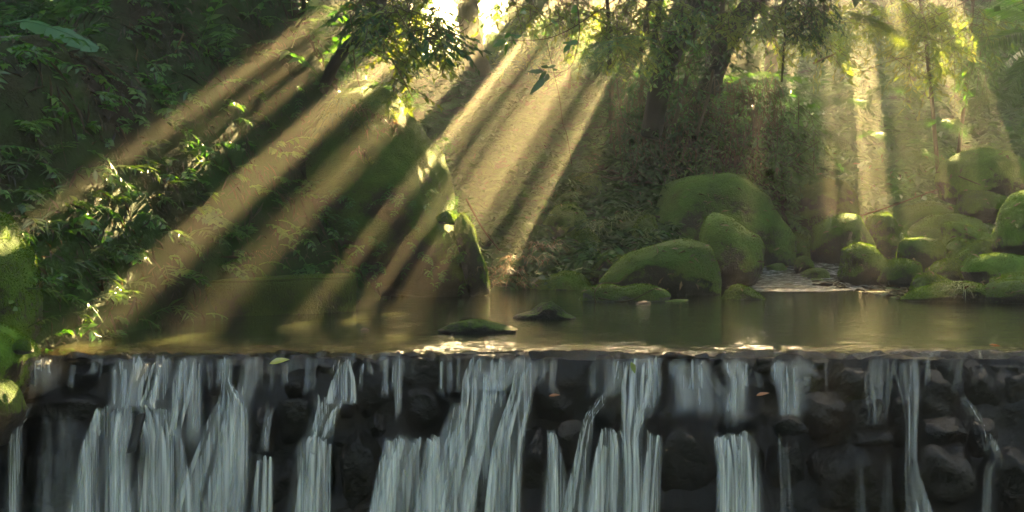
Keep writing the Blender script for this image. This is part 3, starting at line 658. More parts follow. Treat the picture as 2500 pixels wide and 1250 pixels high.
boulder('tall upright boulder cut off by the right edge', [(2432, 620), (2434, 560), (2448, 510), (2480, 474), (2530, 460), (2600, 480), (2600, 640), (2480, 640)], 13.0, 0.4, 'moss_bright', 38, 0.03, 4000)
boulder('steep hazy boulder with sunlit edge right of the square topped one', dome(2106, 2212, 516, 620, -0.1), 15.3, 0.35, 'moss', 39)
boulder('pale hazy mound farthest back behind the right hand boulders', dome(2120, 2370, 494, 600), 17.0, 0.6, 'moss', 40)
boulder('broad mossy boulder above the blocky one', dome(2205, 2440, 516, 620, 0.05), 15.6, 0.5, 'moss', 41, 0.05)
boulder('mossy boulder with a yellow lit ridge above the flat topped boulder', dome(2296, 2442, 543, 620, -0.1), 14.8, 0.35, 'moss_bright', 42)
boulder('small boulder wedged behind the small dome boulder', dome(2308, 2384, 580, 640), 14.2, 0.22, 'moss', 43)
boulder('knobbly mossy boulder left of the tall upright boulder', dome(2335, 2436, 582, 655, 0.1), 13.7, 0.28, 'moss', 44)
boulder('low dark stone behind the grass tuft on the right shore', dome(2226, 2330, 668, 712), 12.0, 0.22, 'moss_dark', 45)
boulder('long low pointed rock at the waterline under the grass tuft', [(2198, 733), (2230, 712), (2290, 692), (2350, 686), (2400, 694), (2420, 720), (2410, 745), (2300, 748), (2220, 744)], 11.15, 0.28, 'moss_dark', 46, 0.03, 2600)
boulder('dark mossy rock at the right edge of the near shore', [(2385, 725), (2410, 698), (2450, 684), (2500, 682), (2580, 690), (2590, 745), (2480, 752), (2400, 748)], 11.0, 0.3, 'moss_dark', 47, 0.04, 3000)
boulder('small rounded boulder cut by the right edge above the near shore', dome(2425, 2530, 666, 705), 11.7, 0.25, 'moss', 48)
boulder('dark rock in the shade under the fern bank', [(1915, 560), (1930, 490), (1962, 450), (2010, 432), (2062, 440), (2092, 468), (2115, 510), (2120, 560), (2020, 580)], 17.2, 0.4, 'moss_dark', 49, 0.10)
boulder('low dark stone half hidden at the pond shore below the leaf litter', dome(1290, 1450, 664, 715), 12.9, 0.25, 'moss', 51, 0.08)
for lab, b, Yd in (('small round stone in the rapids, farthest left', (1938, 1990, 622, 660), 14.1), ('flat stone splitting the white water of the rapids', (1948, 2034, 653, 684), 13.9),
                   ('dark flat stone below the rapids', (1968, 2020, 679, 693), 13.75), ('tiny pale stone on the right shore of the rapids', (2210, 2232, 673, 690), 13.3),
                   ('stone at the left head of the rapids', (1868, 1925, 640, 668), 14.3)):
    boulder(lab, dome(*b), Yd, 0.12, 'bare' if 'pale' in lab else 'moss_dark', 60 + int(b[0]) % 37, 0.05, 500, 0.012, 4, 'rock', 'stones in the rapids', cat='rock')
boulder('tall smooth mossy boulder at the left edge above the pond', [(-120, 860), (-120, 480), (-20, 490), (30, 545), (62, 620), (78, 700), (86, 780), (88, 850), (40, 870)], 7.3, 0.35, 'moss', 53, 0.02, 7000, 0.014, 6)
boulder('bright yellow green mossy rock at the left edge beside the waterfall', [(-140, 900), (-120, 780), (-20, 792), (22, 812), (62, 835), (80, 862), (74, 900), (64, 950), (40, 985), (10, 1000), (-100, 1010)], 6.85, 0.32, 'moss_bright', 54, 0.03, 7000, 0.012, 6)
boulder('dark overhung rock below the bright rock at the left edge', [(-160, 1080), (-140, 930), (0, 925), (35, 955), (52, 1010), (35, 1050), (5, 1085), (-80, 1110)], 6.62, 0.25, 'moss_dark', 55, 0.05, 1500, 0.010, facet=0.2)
boulder('small yellowish stone on the end of the bright left rock', dome(28, 80, 826, 860), 6.75, 0.06, 'bare', 56, 0.04, 500, 0.01, 4, 'rock', group=None)

BVH = BVHTree.FromPolygons(np.vstack(RV).tolist(), np.vstack(RF).tolist())
def hit(px, py, Yd, tol=1.2):                    # nearest boulder surface on the sight line, close to depth Yd
    o = Vector((0, 0, CAMZ)); d = (at(px, py, 10.0) - o).normalized(); h = BVH.ray_cast(o, d)
    if h[0] is not None and abs(h[0].y - Yd) < tol: return np.array(h[0])
    return np.array(at(px, py, Yd))
# concrete block on the left shore
cb = bmesh.new()
P0 = [tuple(at(x, y, Yd)) for x, y, Yd in ((480, 800, 9.35), (868, 775, 9.9), (866, 770, 10.6), (470, 790, 10.1))]
P1 = [tuple(at(x, y, Yd)) for x, y, Yd in ((500, 688, 9.35), (870, 675, 9.9), (868, 668, 10.6), (505, 678, 10.1))]
vv = [cb.verts.new(p) for p in P0 + P1]
for q in ((0, 1, 5, 4), (1, 2, 6, 5), (2, 3, 7, 6), (3, 0, 4, 7), (4, 5, 6, 7), (3, 2, 1, 0)): cb.faces.new([vv[k] for k in q])
bmesh.ops.recalc_face_normals(cb, faces=cb.faces)
bmesh.ops.bevel(cb, geom=cb.edges[:], offset=0.018, segments=2, affect='EDGES')
bmesh.ops.triangulate(cb, faces=cb.faces); bmesh.ops.subdivide_edges(cb, edges=cb.edges[:], cuts=5, use_grid_fill=True)
bmesh.ops.triangulate(cb, faces=cb.faces)
cv = np.array([v.co[:] for v in cb.verts]); cb.verts.index_update(); cf = np.array([[v.index for v in f.verts] for f in cb.faces]); cb.free()
cv = cv + 0.012 * np.stack([fbm(cv * 5, 3, 4), fbm(cv * 5, 3, 5), fbm(cv * 5, 3, 6)], 1)
o = link('concrete_block', np_mesh('concrete_block', cv, cf, M['concrete'], True), None, 'low mossy concrete block at the pond edge, its right end lit', 'block')
link('moss', np_mesh('moss', *moss_tufts(cv, cf, 3000, 0.012, 8), M['mossfuzz']), o, kind='stuff')

# ------------------------------------------------------------------ the weir: black wet stones
def yw(py): return float(np.interp(py, [860, 880, 930, 1000, 1100, 1250, 1400], [7.12, 7.02, 6.92, 6.80, 6.66, 6.48, 6.35]))
weir = thing('stone_weir', 'black wet stone weir that the stream falls over', 'weir')
def stone(x0, x1, y0, y1, mat='wet', dy=0.0, seed=None, facet=1.0, amp=0.085, lean=0.0, ry=None, sub=4):
    seed = seed or int(x0 * 7 + y0)
    cx, cy = (x0 + x1) / 2, (y0 + y1) / 2; hx, hy = (x1 - x0) / 2, (y1 - y0) / 2; rg = np.random.default_rng(seed)
    a = np.linspace(0, 2 * np.pi, 11, endpoint=False) + rg.uniform(0, .5)
    poly = [(cx + hx * math.copysign(abs(math.cos(t)) ** 0.75, math.cos(t)) * rg.uniform(0.9, 1.08) + lean * hy * math.sin(t), cy + hy * math.copysign(abs(math.sin(t)) ** 0.75, math.sin(t)) * rg.uniform(0.9, 1.06)) for t in a]
    Y0 = yw(cy * 0.55 + y0 * 0.45) + dy + (rg.uniform(-0.08, 0.07) - (0.05 if x0 > 1850 else 0) if y0 > 895 else 0)
    r = ry or min(0.26, max(0.07, 0.75 * min(hx, hy) * Y0 / F * 1.3))
    p, Fc, org = rock_mesh(poly, Y0 + r * 0.45, r, seed, amp, sub, 0.7, 3, facet)
    s = link('stone', np_mesh('stone', p, Fc, M[mat], True), weir); s.location = org
for s in [(694, 752, 925, 975, 'wet_brown'), (676, 768, 962, 1105), (604, 684, 992, 1125, 'wet_brown'), (858, 960, 876, 1040), (822, 872, 978, 1022), (812, 850, 1068, 1092), (895, 945, 1010, 1070), (970, 1084, 925, 1062),
          (1066, 1156, 902, 984, 'wet_brown'), (955, 1076, 890, 948, 'wet_brown'), (1080, 1154, 992, 1106, 'wet_green', -0.04), (1140, 1345, 898, 962, 'wet_green'), (1286, 1412, 920, 1052), (1438, 1520, 955, 1068, 'wet', -0.03),
          (1422, 1540, 1042, 1155, 'wet', -0.05), (1355, 1436, 1022, 1150, 'wet_brown'), (1566, 1762, 985, 1300, 'wet', -0.02), (1640, 1840, 900, 1010, 'wet_green', 0.05), (1846, 2018, 886, 964, 'wet_green'), (1956, 2094, 950, 1078),
          (2008, 2184, 890, 994, 'wet_green'), (2070, 2196, 1050, 1095, 'wet', -0.03), (1880, 1974, 1010, 1070, 'wet', -0.02), (2226, 2340, 896, 1045, 'wet_brown', -0.03), (2236, 2374, 1015, 1120, 'wet', -0.06), (2230, 2405, 1085, 1230),
          (2330, 2440, 884, 1030), (2420, 2540, 882, 1040), (2400, 2540, 1095, 1290), (1950, 2200, 1085, 1290), (150, 246, 880, 962), (66, 162, 878, 972, 'wet_brown'), (40, 262, 962, 1040), (30, 240, 1020, 1290, 'wet', .03),
          (296, 400, 884, 945, 'wet_brown', .04), (395, 500, 880, 950, 'wet', .04), (490, 600, 890, 990, 'wet_brown', .02), (590, 690, 885, 980, 'wet_brown', .03), (240, 330, 930, 1010, 'wet_green', .03), (400, 520, 940, 1040, 'wet', .05),
          (500, 620, 980, 1120, 'wet_brown', .06), (760, 860, 885, 985, 'wet', .04), (740, 830, 975, 1090, 'wet_green', .02), (720, 820, 1075, 1260, 'wet_green', .04), (330, 480, 1030, 1270, 'wet', .10), (480, 640, 1100, 1290, 'wet', .08),
          (620, 740, 1100, 1290, 'wet', .04), (830, 940, 1040, 1280, 'wet', .05), (930, 1090, 1060, 1290, 'wet', .10), (1080, 1220, 1090, 1290, 'wet', .12), (1150, 1300, 950, 1110, 'wet', .10), (1220, 1370, 1040, 1290, 'wet', .08),
          (1360, 1450, 1130, 1290, 'wet', .06), (1440, 1580, 1140, 1290, 'wet', .06), (1510, 1640, 905, 1000, 'wet_green', .05), (1400, 1520, 900, 970, 'wet_brown', .05), (1530, 1620, 990, 1120, 'wet', .06), (1740, 1860, 1000, 1090, 'wet_green', .04),
          (1750, 1880, 1075, 1290, 'wet', .08), (1860, 1970, 1060, 1290, 'wet', .04), (2170, 2250, 960, 1100, 'wet', .03), (2180, 2270, 1090, 1290, 'wet', .03), (2090, 2180, 975, 1060, 'wet', .03), (2360, 2440, 1020, 1130, 'wet', .03)]:
    stone(*s)
xs = np.linspace(-3.3, 5.6, 260); zs = np.linspace(-1.6, -0.03, 60); X, Zc, q = grid(xs, zs)
pc = np.stack([X.ravel(), np.zeros(X.size), Zc.ravel()], 1)
pc[:, 1] = np.interp(pc[:, 2], [-1.6, -0.7, -0.35, -0.03], [6.5, 6.62, 6.86, 7.03]) + 0.10 * fbm(pc * [3, 1, 3], 4, 61) + 0.03 * fbm(pc * 14, 3, 62)
link('packed_stone_core', np_mesh('packed_stone_core', pc, q, M['wet'], True), weir)
r2 = np.random.default_rng(5)
for k in range(46):                         # cobbles along the lip
    x = 90 + k * 54 + r2.uniform(-18, 18); wd = r2.uniform(18, 62); y0 = r2.uniform(852, 884)
    stone(x - wd, x + wd, y0 + 6, y0 + r2.uniform(32, 58), ['wet', 'wet_brown', 'wet_green'][k % 3], r2.uniform(0.0, 0.06), 900 + k)

# ------------------------------------------------------------------ falling water
fall = thing('waterfall', 'silky grey white waterfall pouring over the stone weir', 'waterfall', kind='structure')
def cascade(rows, dens=1.0, seed=0, off=0.05, bul=0.02, fade_top=0.10, fade_bot=0.0, cols=None):
    """rows: (photo row, left, right[, extra depth])"""
    rows = [tuple(r) + (0.0,) * (4 - len(r)) for r in rows]; py = np.array([r[0] for r in rows], float)
    n = max(24, int((py[-1] - py[0]) / 5)); t = np.linspace(0, 1, n); sp = spline([(r[0], r[1], r[2]) for r in rows], n); ex = np.interp(sp[:, 0], py, [r[3] for r in rows])
    wd = max(r[2] - r[1] for r in rows); m = cols or max(10, int(wd / 2.5)); uu = np.linspace(0, 1, m)
    px = sp[:, 1][:, None] + (sp[:, 2] - sp[:, 1])[:, None] * uu[None]; pyy = np.repeat(sp[:, 0][:, None], m, 1)
    px = px + (4.0 * fbm(np.stack([sp[:, 0] / 260.0, np.full(n, seed * 1.7), 0 * t], 1), 2, 70 + seed) * np.clip(t * 2, 0, 1))[:, None] + ((uu - 0.5)[None] * 0.22 * (sp[:, 2] - sp[:, 1])[:, None] * (t ** 2)[:, None])
    ph = seed * 3.1; q = np.stack([px.ravel() / 9.0 + ph, pyy.ravel() / 260.0, np.zeros(n * m) + ph], 1)
    rid = fbm(q, 3, 40 + seed).reshape(n, m); top_j = 7 * fbm(np.stack([px[0] / 14 + ph, 0 * uu, 0 * uu], 1), 3, seed)[None] * (1 - t)[:, None]
    Yd = np.interp(pyy, [860, 880, 930, 1000, 1100, 1250, 1400], [7.12, 7.02, 6.92, 6.80, 6.66, 6.48, 6.35]) - off + ex[:, None] - 0.022 * rid - bul * np.sin(np.pi * uu)[None]
    v = atn(px, pyy + top_j * 3, Yd).reshape(-1, 3)
    i, j = np.meshgrid(np.arange(n - 1), np.arange(m - 1), indexing='ij')
    qd = np.stack([i * m + j, i * m + j + 1, (i + 1) * m + j + 1, (i + 1) * m + j], -1).reshape(-1, 4)
    uvm = np.stack([px.ravel() / 250.0 + ph, pyy.ravel() / 250.0], 1)
    me = np_mesh('cascade', v, qd, M['fall'], True, uvm)
    eu = np.clip(np.minimum(uu, 1 - uu) / 0.22, 0, 1); eu = eu * eu * (3 - 2 * eu)
    tj = 0.10 * (fbm(np.stack([px[0] / 10 + ph, 0 * uu, 0 * uu + 3], 1), 3, seed + 7) + 0.6)[None]
    if not fade_bot and py[-1] < 1240: fade_bot = 0.22
    e = eu[None] * sstep(0, 1, (t[:, None] - tj * fade_top / 0.10 * 0.7) / fade_top) * (1 - sstep(0, 1, (t[:, None] - 1 + fade_bot + tj * 0.8) / fade_bot) if fade_bot else np.ones((n, 1))) * dens
    at_ = me.attributes.new('edge', 'FLOAT', 'POINT'); at_.data.foreach_set('value', e.ravel().astype(np.float32))
    link('cascade', me, fall)
link('spill_film', np_mesh('spill_film', *SPILL, M['film'], True), fall)
B = 1290
rl = np.random.default_rng(44)
for k in range(95):                          # thin runnels spilling from the lip
    x = rl.uniform(75, 2490) if k % 3 else rl.uniform(75, 1850); wd = rl.uniform(5, 22); y1 = rl.uniform(905, 985); dr = rl.uniform(-14, 8)
    cascade([(rl.uniform(866, 878), x - wd * .4, x + wd * .4, 0.03), (888, x - wd * .5 + dr * .2, x + wd * .5 + dr * .2, -0.02), (y1 * .5 + 444, x - wd * .5 + dr * .6, x + wd * .5 + dr * .6), (y1, x - wd * .7 + dr, x + wd * .7 + dr)], rl.uniform(.2, .65) * (0.6 if x > 1900 else 1), 300 + k, off=0.06, fade_top=0.25)
for k, c in enumerate([
    ([(985, 62, 86), (1010, 40, 76), (1045, 16, 58), (1120, 10, 56), (B, 4, 54)], .55),
    ([(900, 262, 370), (940, 266, 352), (985, 262, 346), (1010, 240, 350)], .6),
    ([(985, 235, 345), (1010, 225, 335), (1060, 205, 330), (1130, 188, 325), (B, 165, 330)], .85),
    ([(915, 366, 425), (950, 362, 415), (985, 350, 408), (1010, 345, 420)], .8),
    ([(985, 325, 415), (1020, 335, 440), (1080, 350, 450), (1160, 345, 460), (B, 330, 470)], .95),
    ([(920, 415, 480), (970, 412, 472), (1040, 405, 450), (1100, 385, 450)], .75), ([(925, 455, 505), (975, 455, 500), (1040, 450, 500), (1120, 430, 490)], .55),
    ([(935, 540, 565), (980, 528, 600), (1020, 505, 612), (1090, 480, 615), (1170, 450, 615), (B, 410, 605)], .75),
    ([(925, 580, 640), (960, 575, 625), (1010, 560, 615)], .35),
    ([(985, 650, 676), (1020, 645, 668), (1070, 636, 660), (1115, 632, 660)], .5), ([(1108, 625, 670), (1140, 622, 672), (B, 612, 670)], .8),
    ([(898, 822, 858), (930, 812, 866), (978, 802, 868), (990, 795, 860)], .75), ([(972, 760, 848), (990, 760, 842), (1030, 752, 822), (1082, 740, 812)], .9), ([(1068, 735, 815), (1085, 725, 812), (1140, 715, 806), (B, 690, 800)], .85),
    ([(930, 962, 985), (985, 965, 982), (1045, 966, 980)], .55),
    ([(1060, 938, 985), (1090, 928, 990), (1160, 915, 975), (B, 895, 960)], .8), ([(1068, 965, 1090), (1090, 960, 1095), (1150, 945, 1085), (B, 915, 1075)], .8),
    ([(985, 1100, 1160), (1010, 1092, 1160), (1060, 1075, 1160), (1100, 1060, 1150), (B, 1010, 1110)], .55),
    ([(925, 1132, 1245), (960, 1132, 1240), (1010, 1125, 1228), (1090, 1105, 1212), (1180, 1080, 1190), (B, 1060, 1170)], .85),
    ([(945, 1250, 1305), (985, 1240, 1300), (1040, 1222, 1288), (1110, 1205, 1275), (B, 1185, 1268)], 1.0),
    ([(1040, 1330, 1356), (1080, 1330, 1368), (1140, 1328, 1380), (B, 1318, 1392)], .8),
    ([(955, 1472, 1498), (985, 1452, 1480), (1025, 1428, 1452), (1070, 1415, 1446), (1120, 1405, 1440), (B, 1365, 1432)], .75),
    ([(915, 1440, 1520), (950, 1440, 1510), (990, 1430, 1490)], .35),
    ([(940, 1518, 1622), (975, 1518, 1615), (1020, 1518, 1592), (1070, 1520, 1572), (1150, 1525, 1575), (B, 1522, 1578)], .95),
    ([(1045, 1465, 1515), (1075, 1458, 1530), (1130, 1445, 1545), (B, 1420, 1550)], .9),
    ([(1050, 1572, 1622), (1080, 1574, 1620), (1150, 1568, 1616), (B, 1556, 1612)], .85),
    ([(890, 1745, 1830), (930, 1765, 1835), (990, 1760, 1832), (1060, 1738, 1846)], .45),
    ([(1055, 1736, 1846), (1080, 1740, 1848), (1140, 1750, 1855), (B, 1755, 1864)], 1.0),
    ([(1055, 1898, 1922), (1120, 1900, 1930), (B, 1905, 1945)], .22), ([(900, 1880, 1990), (950, 1895, 1980), (1010, 1900, 1975), (1050, 1890, 1970)], .4),
    ([(935, 2105, 2185), (965, 2110, 2180), (1010, 2120, 2170), (1050, 2110, 2170)], .25),
    ([(900, 2180, 2250), (950, 2195, 2250), (1000, 2205, 2245), (1060, 2212, 2240), (1150, 2212, 2246), (B, 2225, 2290)], .35),
    ([(960, 2335, 2355), (1010, 2370, 2392), (1060, 2392, 2422), (1130, 2405, 2455)], .5), ([(1120, 2400, 2470), (1160, 2395, 2440), (B, 2390, 2430)], .22),
    ([(1090, 2090, 2110), (B, 2085, 2120)], .15), ([(1095, 2160, 2175), (B, 2150, 2185)], .15),
    ([(895, 1630, 1740), (940, 1640, 1760), (990, 1640, 1800), (1035, 1600, 1830)], .3), ([(905, 1200, 1340), (940, 1150, 1330), (965, 1140, 1310)], .3),
    ([(1000, 80, 200), (1080, 90, 220), (B, 80, 240)], .12), ([(890, 80, 160), (930, 75, 150), (975, 70, 150)], .25)]):
    if c[0][0][0] <= 950:                    # the fall begins at the lip itself
        r0 = c[0][0]; w0 = r0[2] - r0[1]; c = ([(868, r0[1] + w0 * .22, r0[2] - w0 * .08, 0.04), (886, r0[1] + w0 * .12, r0[2] - w0 * .04, -0.01)] + list(c[0]), c[1])
    cascade(c[0], c[1] * 0.72, k)
    rg = np.random.default_rng(500 + k); wd0 = max(r[2] - r[1] for r in c[0])
    for j in range(3 + int(wd0 / 22)):
        f0, f1 = rg.uniform(0.02, 0.9), rg.uniform(-0.12, 0.12); hw = rg.uniform(0.03, 0.13) + 2.5 / wd0
        i0 = 0 if rg.random() < 0.7 else min(1, len(c[0]) - 2); rws = c[0][i0:]
        nr = len(rws); sub_rows = []
        for q_, r in enumerate(rws):
            g = f0 + f1 * q_ / max(nr - 1, 1); w_ = r[2] - r[1]; hh = hw * w_ * (0.6 + 0.7 * q_ / nr)
            sub_rows.append((r[0] + (rg.uniform(-8, 8) if q_ == 0 else 0), r[1] + g * w_ - hh, r[1] + g * w_ + hh))
        cascade(sub_rows, min(1.0, c[1] * rg.uniform(0.7, 1.25)), 100 + k * 9 + j, off=0.065 + rg.uniform(0, 0.03), fade_top=0.16, fade_bot=0.0)

# rapids at the head of the pond
def rapids(name, lab, rows, seed, mat):
    n = 40; sp = spline(rows, n); m = 60; uu = np.linspace(0, 1, m)
    px = sp[:, 1][:, None] + (sp[:, 2] - sp[:, 1])[:, None] * uu; pyy = np.repeat(sp[:, 0][:, None], m, 1); Yd = np.repeat(sp[:, 3][:, None], m, 1)
    nz = fbm(np.stack([px.ravel() / 14, pyy.ravel() / 6, 0 * px.ravel()], 1), 4, seed).reshape(n, m)
    v = atn(px + 5 * nz, pyy + 1.5 * nz, Yd).reshape(-1, 3)
    i, j = np.meshgrid(np.arange(n - 1), np.arange(m - 1), indexing='ij')
    link(name, np_mesh(name, v, np.stack([i * m + j, i * m + j + 1, (i + 1) * m + j + 1, (i + 1) * m + j], -1).reshape(-1, 4), mat, True), rap)
fm = NT('foam'); fco = fm.coord('Object'); fa = fm.noise(fm.coord('Object', (2.0, 6.0, 6.0)), 5.0, 5, 0.65)
fcol = fm.mixc(fm.ramp(fa, [(0.5, (0, 0, 0)), (0.7, (1, 1, 1))]), (0.05, 0.055, 0.04), (0.75, 0.76, 0.70))
fb = fm.n('ShaderNodeBsdfPrincipled', {'Base Color': fcol, 'Roughness': 0.22, 'IOR': 1.33, 'Normal': fm.bump(fa, 0.6, 0.05)})
M['foam'] = fm.surf(fb.outputs[0])
rap = thing('rapids', 'small white rapids tumbling between boulders into the pond', 'rapids', kind='structure')
rapids('white_water', '', [(628, 1985, 2052, 15.0), (640, 1968, 2050, 14.5), (660, 1990, 2062, 14.15), (682, 1960, 2080, 13.75), (694, 1900, 2110, 13.3)], 3, M['foam'])
rapids('white_water', '', [(642, 1868, 1935, 14.6), (655, 1862, 1945, 14.3), (672, 1850, 1965, 13.95), (692, 1790, 1990, 13.4), (702, 1770, 2010, 12.9)], 4, M['foam'])
rapids('foam_patch', '', [(689, 1780, 2190, wy(689) - .10), (697, 1775, 2215, wy(697) - .09), (705, 1800, 2140, wy(705) - .08), (712, 1860, 2000, wy(712) - .07)], 6, M['foam'])

# ------------------------------------------------------------------ ground cover (nobody could count it)
def scatter(n, x0, x1, y0, y1, seed, sd_min=0.05, fn=None):
    rg = np.random.default_rng(seed); x = rg.uniform(x0, x1, n); y = rg.uniform(y0, y1, n)
    k = ~inside(np.stack([x, y], 1), POND)
    if fn is not None: k &= fn(x, y)
    x, y = x[k], y[k]; return np.stack([x, y, gh(x, y)], 1), rg
def litter(name, label, n, reg, seed, lmin, lmax, mat, fn=None, lift=0.02, wr=0.16, down=0.4):
    P, rg = scatter(n, *reg, seed, fn=fn); m = len(P); Nn = gnormal(P[:, 0], P[:, 1])
    A = rg.normal(0, 1, (m, 3)); A[:, 2] -= down; A = A - (A * Nn).sum(1, keepdims=True) * Nn * 0.85
    L = rg.uniform(lmin, lmax, m)
    v, f = leaves(P + Nn * rg.uniform(0.0, lift, m)[:, None], A, Nn + rg.normal(0, 0.5, (m, 3)), L, L * wr * rg.uniform(0.6, 1.5, m), 0.2, 0.2)
    o = link(name, np_mesh(name, v, f, M[mat]), None, label, 'leaf litter', None, 'stuff'); return o
def sprigs(name, label, n, reg, seed, Lr, nl, ll, lw, mat, fn=None, rise=(0.1, 0.7), droop=(0.3, 0.9), jit=0.2, face=None, stems=True, cat='undergrowth', twice=False):
    P, rg = scatter(n, *reg, seed, fn=fn); So = Soup(); St = []
    Nn = gnormal(P[:, 0], P[:, 1])
    for p, nn in zip(P, Nn):
        h = rg.normal(0, 1, 3); h[2] = 0; h += np.array([nn[0], nn[1], 0]) * 1.6
        if face is not None: h += np.array(face)
        L = rg.uniform(*Lr)
        a, r = frond(p - nn * 0.02, h, L, rg.uniform(*droop), rg.uniform(*rise), nl, ll * rg.uniform(0.7, 1.25), lw * rg.uniform(0.8, 1.2), jit, twice, rg.uniform(-.4, .4), rg)
        St.append(a); So.add(*rach_tube(r, 0.004))
    arr = [np.concatenate([s[k] for s in St]) for k in range(5)]
    So.add(*leaves(*arr, 0.2, 0.2))
    return link(name, So.mesh(name, M[mat]), None, label, cat, None, 'stuff')
nz = lambda x, y, s, f=1.0: fbm(np.stack([x * f, y * f, 0 * x], 1), 3, s)
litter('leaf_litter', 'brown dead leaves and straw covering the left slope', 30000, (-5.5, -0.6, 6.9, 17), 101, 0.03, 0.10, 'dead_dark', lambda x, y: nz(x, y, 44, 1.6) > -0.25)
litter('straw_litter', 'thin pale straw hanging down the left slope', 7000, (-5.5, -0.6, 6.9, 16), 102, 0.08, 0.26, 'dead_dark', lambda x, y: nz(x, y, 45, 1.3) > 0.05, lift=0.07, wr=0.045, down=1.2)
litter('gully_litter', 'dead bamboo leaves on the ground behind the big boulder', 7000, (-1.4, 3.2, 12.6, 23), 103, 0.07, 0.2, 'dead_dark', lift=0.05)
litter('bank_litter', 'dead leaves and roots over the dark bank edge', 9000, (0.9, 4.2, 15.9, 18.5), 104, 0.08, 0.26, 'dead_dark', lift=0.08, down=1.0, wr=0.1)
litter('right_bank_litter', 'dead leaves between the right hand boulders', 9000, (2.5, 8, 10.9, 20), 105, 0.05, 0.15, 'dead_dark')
sprigs('slope_undergrowth', 'dark green creeping plants on the left slope', 2300, (-5.5, -0.7, 7.0, 16), 111, (0.10, 0.34), 6, 0.08, 0.036, 'leaf', lambda x, y: nz(x, y, 5) > -0.4)
sprigs('ridge_undergrowth', 'green plants along the top of the left slope', 700, (-8, -1.0, 10.5, 19), 112, (0.3, 0.9), 10, 0.16, 0.05, 'leaf', lambda x, y: gh(x, y) > 1.9, (0.4, 1.1))
sprigs('left_shore_undergrowth', 'bamboo grass above the left shore', 420, (-4.2, -2.1, 7.2, 10.0), 113, (0.1, 0.3), 6, 0.11, 0.018, 'grass', lambda x, y: gh(x, y) < 1.2, (0.2, 0.9))
sprigs('bank_undergrowth', 'dense small leaved plants covering the dark bank and the hill behind it', 2000, (1.0, 4.6, 16.4, 22), 114, (0.3, 0.7), 9, 0.13, 0.04, 'leaf', None, (0.0, 0.6), (0.3, 0.8), face=(0, -1.2, 0))
sprigs('far_hill_undergrowth', 'hazy ferny plants on the far right hillside', 3600, (2.4, 12, 18, 30.5), 115, (0.5, 1.2), 11, 0.24, 0.075, 'leaf', None, (0.1, 0.8), (0.3, 0.8), face=(0, -1.0, 0))
sprigs('right_bank_undergrowth', 'low green plants between the right hand boulders', 420, (2.6, 8, 16.5, 21), 116, (0.12, 0.35), 7, 0.08, 0.022, 'grass')
sprigs('gully_undergrowth', 'sparse ferns on the slope behind the big boulder', 2600, (-1.4, 1.7, 13, 22.5), 117, (0.25, 0.8), 9, 0.14, 0.05, 'leaf_dark', lambda x, y: nz(x, y, 8) > -0.25, face=(0, -1.0, 0))
sprigs('crest_undergrowth', 'backlit plants along the crest below the bright opening', 330, (-2.2, 3.5, 20.5, 24), 118, (0.4, 0.9), 10, 0.16, 0.05, 'leaf_yellow', None, (0.4, 1.0))

# ------------------------------------------------------------------ trunks and leaning trees
def trunk(name, label, pts, rad, mat='bark', sides=14, bumps=0.06, seed=0, cat='tree', group=None, part='trunk', n=40):
    e = thing(name, label, cat, group)
    c = spline([tuple(at(*p)) for p in pts], n); r = np.interp(np.linspace(0, 1, n), np.linspace(0, 1, len(rad)), rad)
    v, f = tube(c, r, sides); k = n * sides
    ax = np.repeat(c, sides, 0); d = v[:k] - ax; v[:k] = ax + d * (1 + bumps * 2 * fbm(v[:k] * [9, 9, 3], 3, seed))[:, None]
    link(part, np_mesh(part, v, f, M[mat], True), e); return e
def cluster(parent, spots, Y, mat, ll, lw, seed, depth=0.35, per=9, hang=0.6, part='foliage', fine=False, twigs=True):
    """leafy twigs filling elliptical spots (cx, cy, rx, ry, twigs)"""
    rg = np.random.default_rng(seed); Ps, As, Ns, Ls, Ws = [], [], [], [], []; tw = Soup(); s = Y / F
    for (cx, cy, rx, ry, n) in spots:
        for _ in range(n):
            a = rg.uniform(0, 2 * np.pi); r = math.sqrt(rg.random())
            b = np.array(at(cx + rx * r * math.cos(a), cy + ry * r * math.sin(a), Y + rg.normal(0, depth)))
            d = rg.normal(0, 1, 3); d[2] = -abs(d[2]) * hang - hang * 0.3; d /= np.linalg.norm(d); L = ll * rg.uniform(2.2, 4.2)
            t = np.linspace(0.1, 1, per); c = b + d * L * t[:, None] + np.array([0, 0, -0.12 * L]) * (t ** 2)[:, None]
            sd = np.cross(d, [0, 0, 1.0]); sd /= np.linalg.norm(sd) + 1e-6
            A = d + sd * np.where(np.arange(per) % 2, 1.1, -1.1)[:, None] + rg.normal(0, 0.3, (per, 3)); A[:, 2] -= 0.25
            Ps.append(c); As.append(A); Ns.append(np.array([0, 0, 1.0]) + rg.normal(0, 0.6, (per, 3))); l = ll * rg.uniform(0.6, 1.2, per); Ls.append(l); Ws.append(l * lw)
            if twigs: tw.add(*tube(np.vstack([b - d * L * 0.5, b, c[per // 2], c[-1]]), np.array([0.004, 0.004, 0.003, 0.0015]), 4, cap=False))
    link(part, np_mesh(part, *leaves(np.vstack(Ps), np.vstack(As), np.vstack(Ns), np.concatenate(Ls), np.concatenate(Ws), 0.2, 0.2, fine), M[mat]), parent)
    if twigs: link('twigs', tw.mesh('twigs', M['twig'], True), parent, kind='stuff')

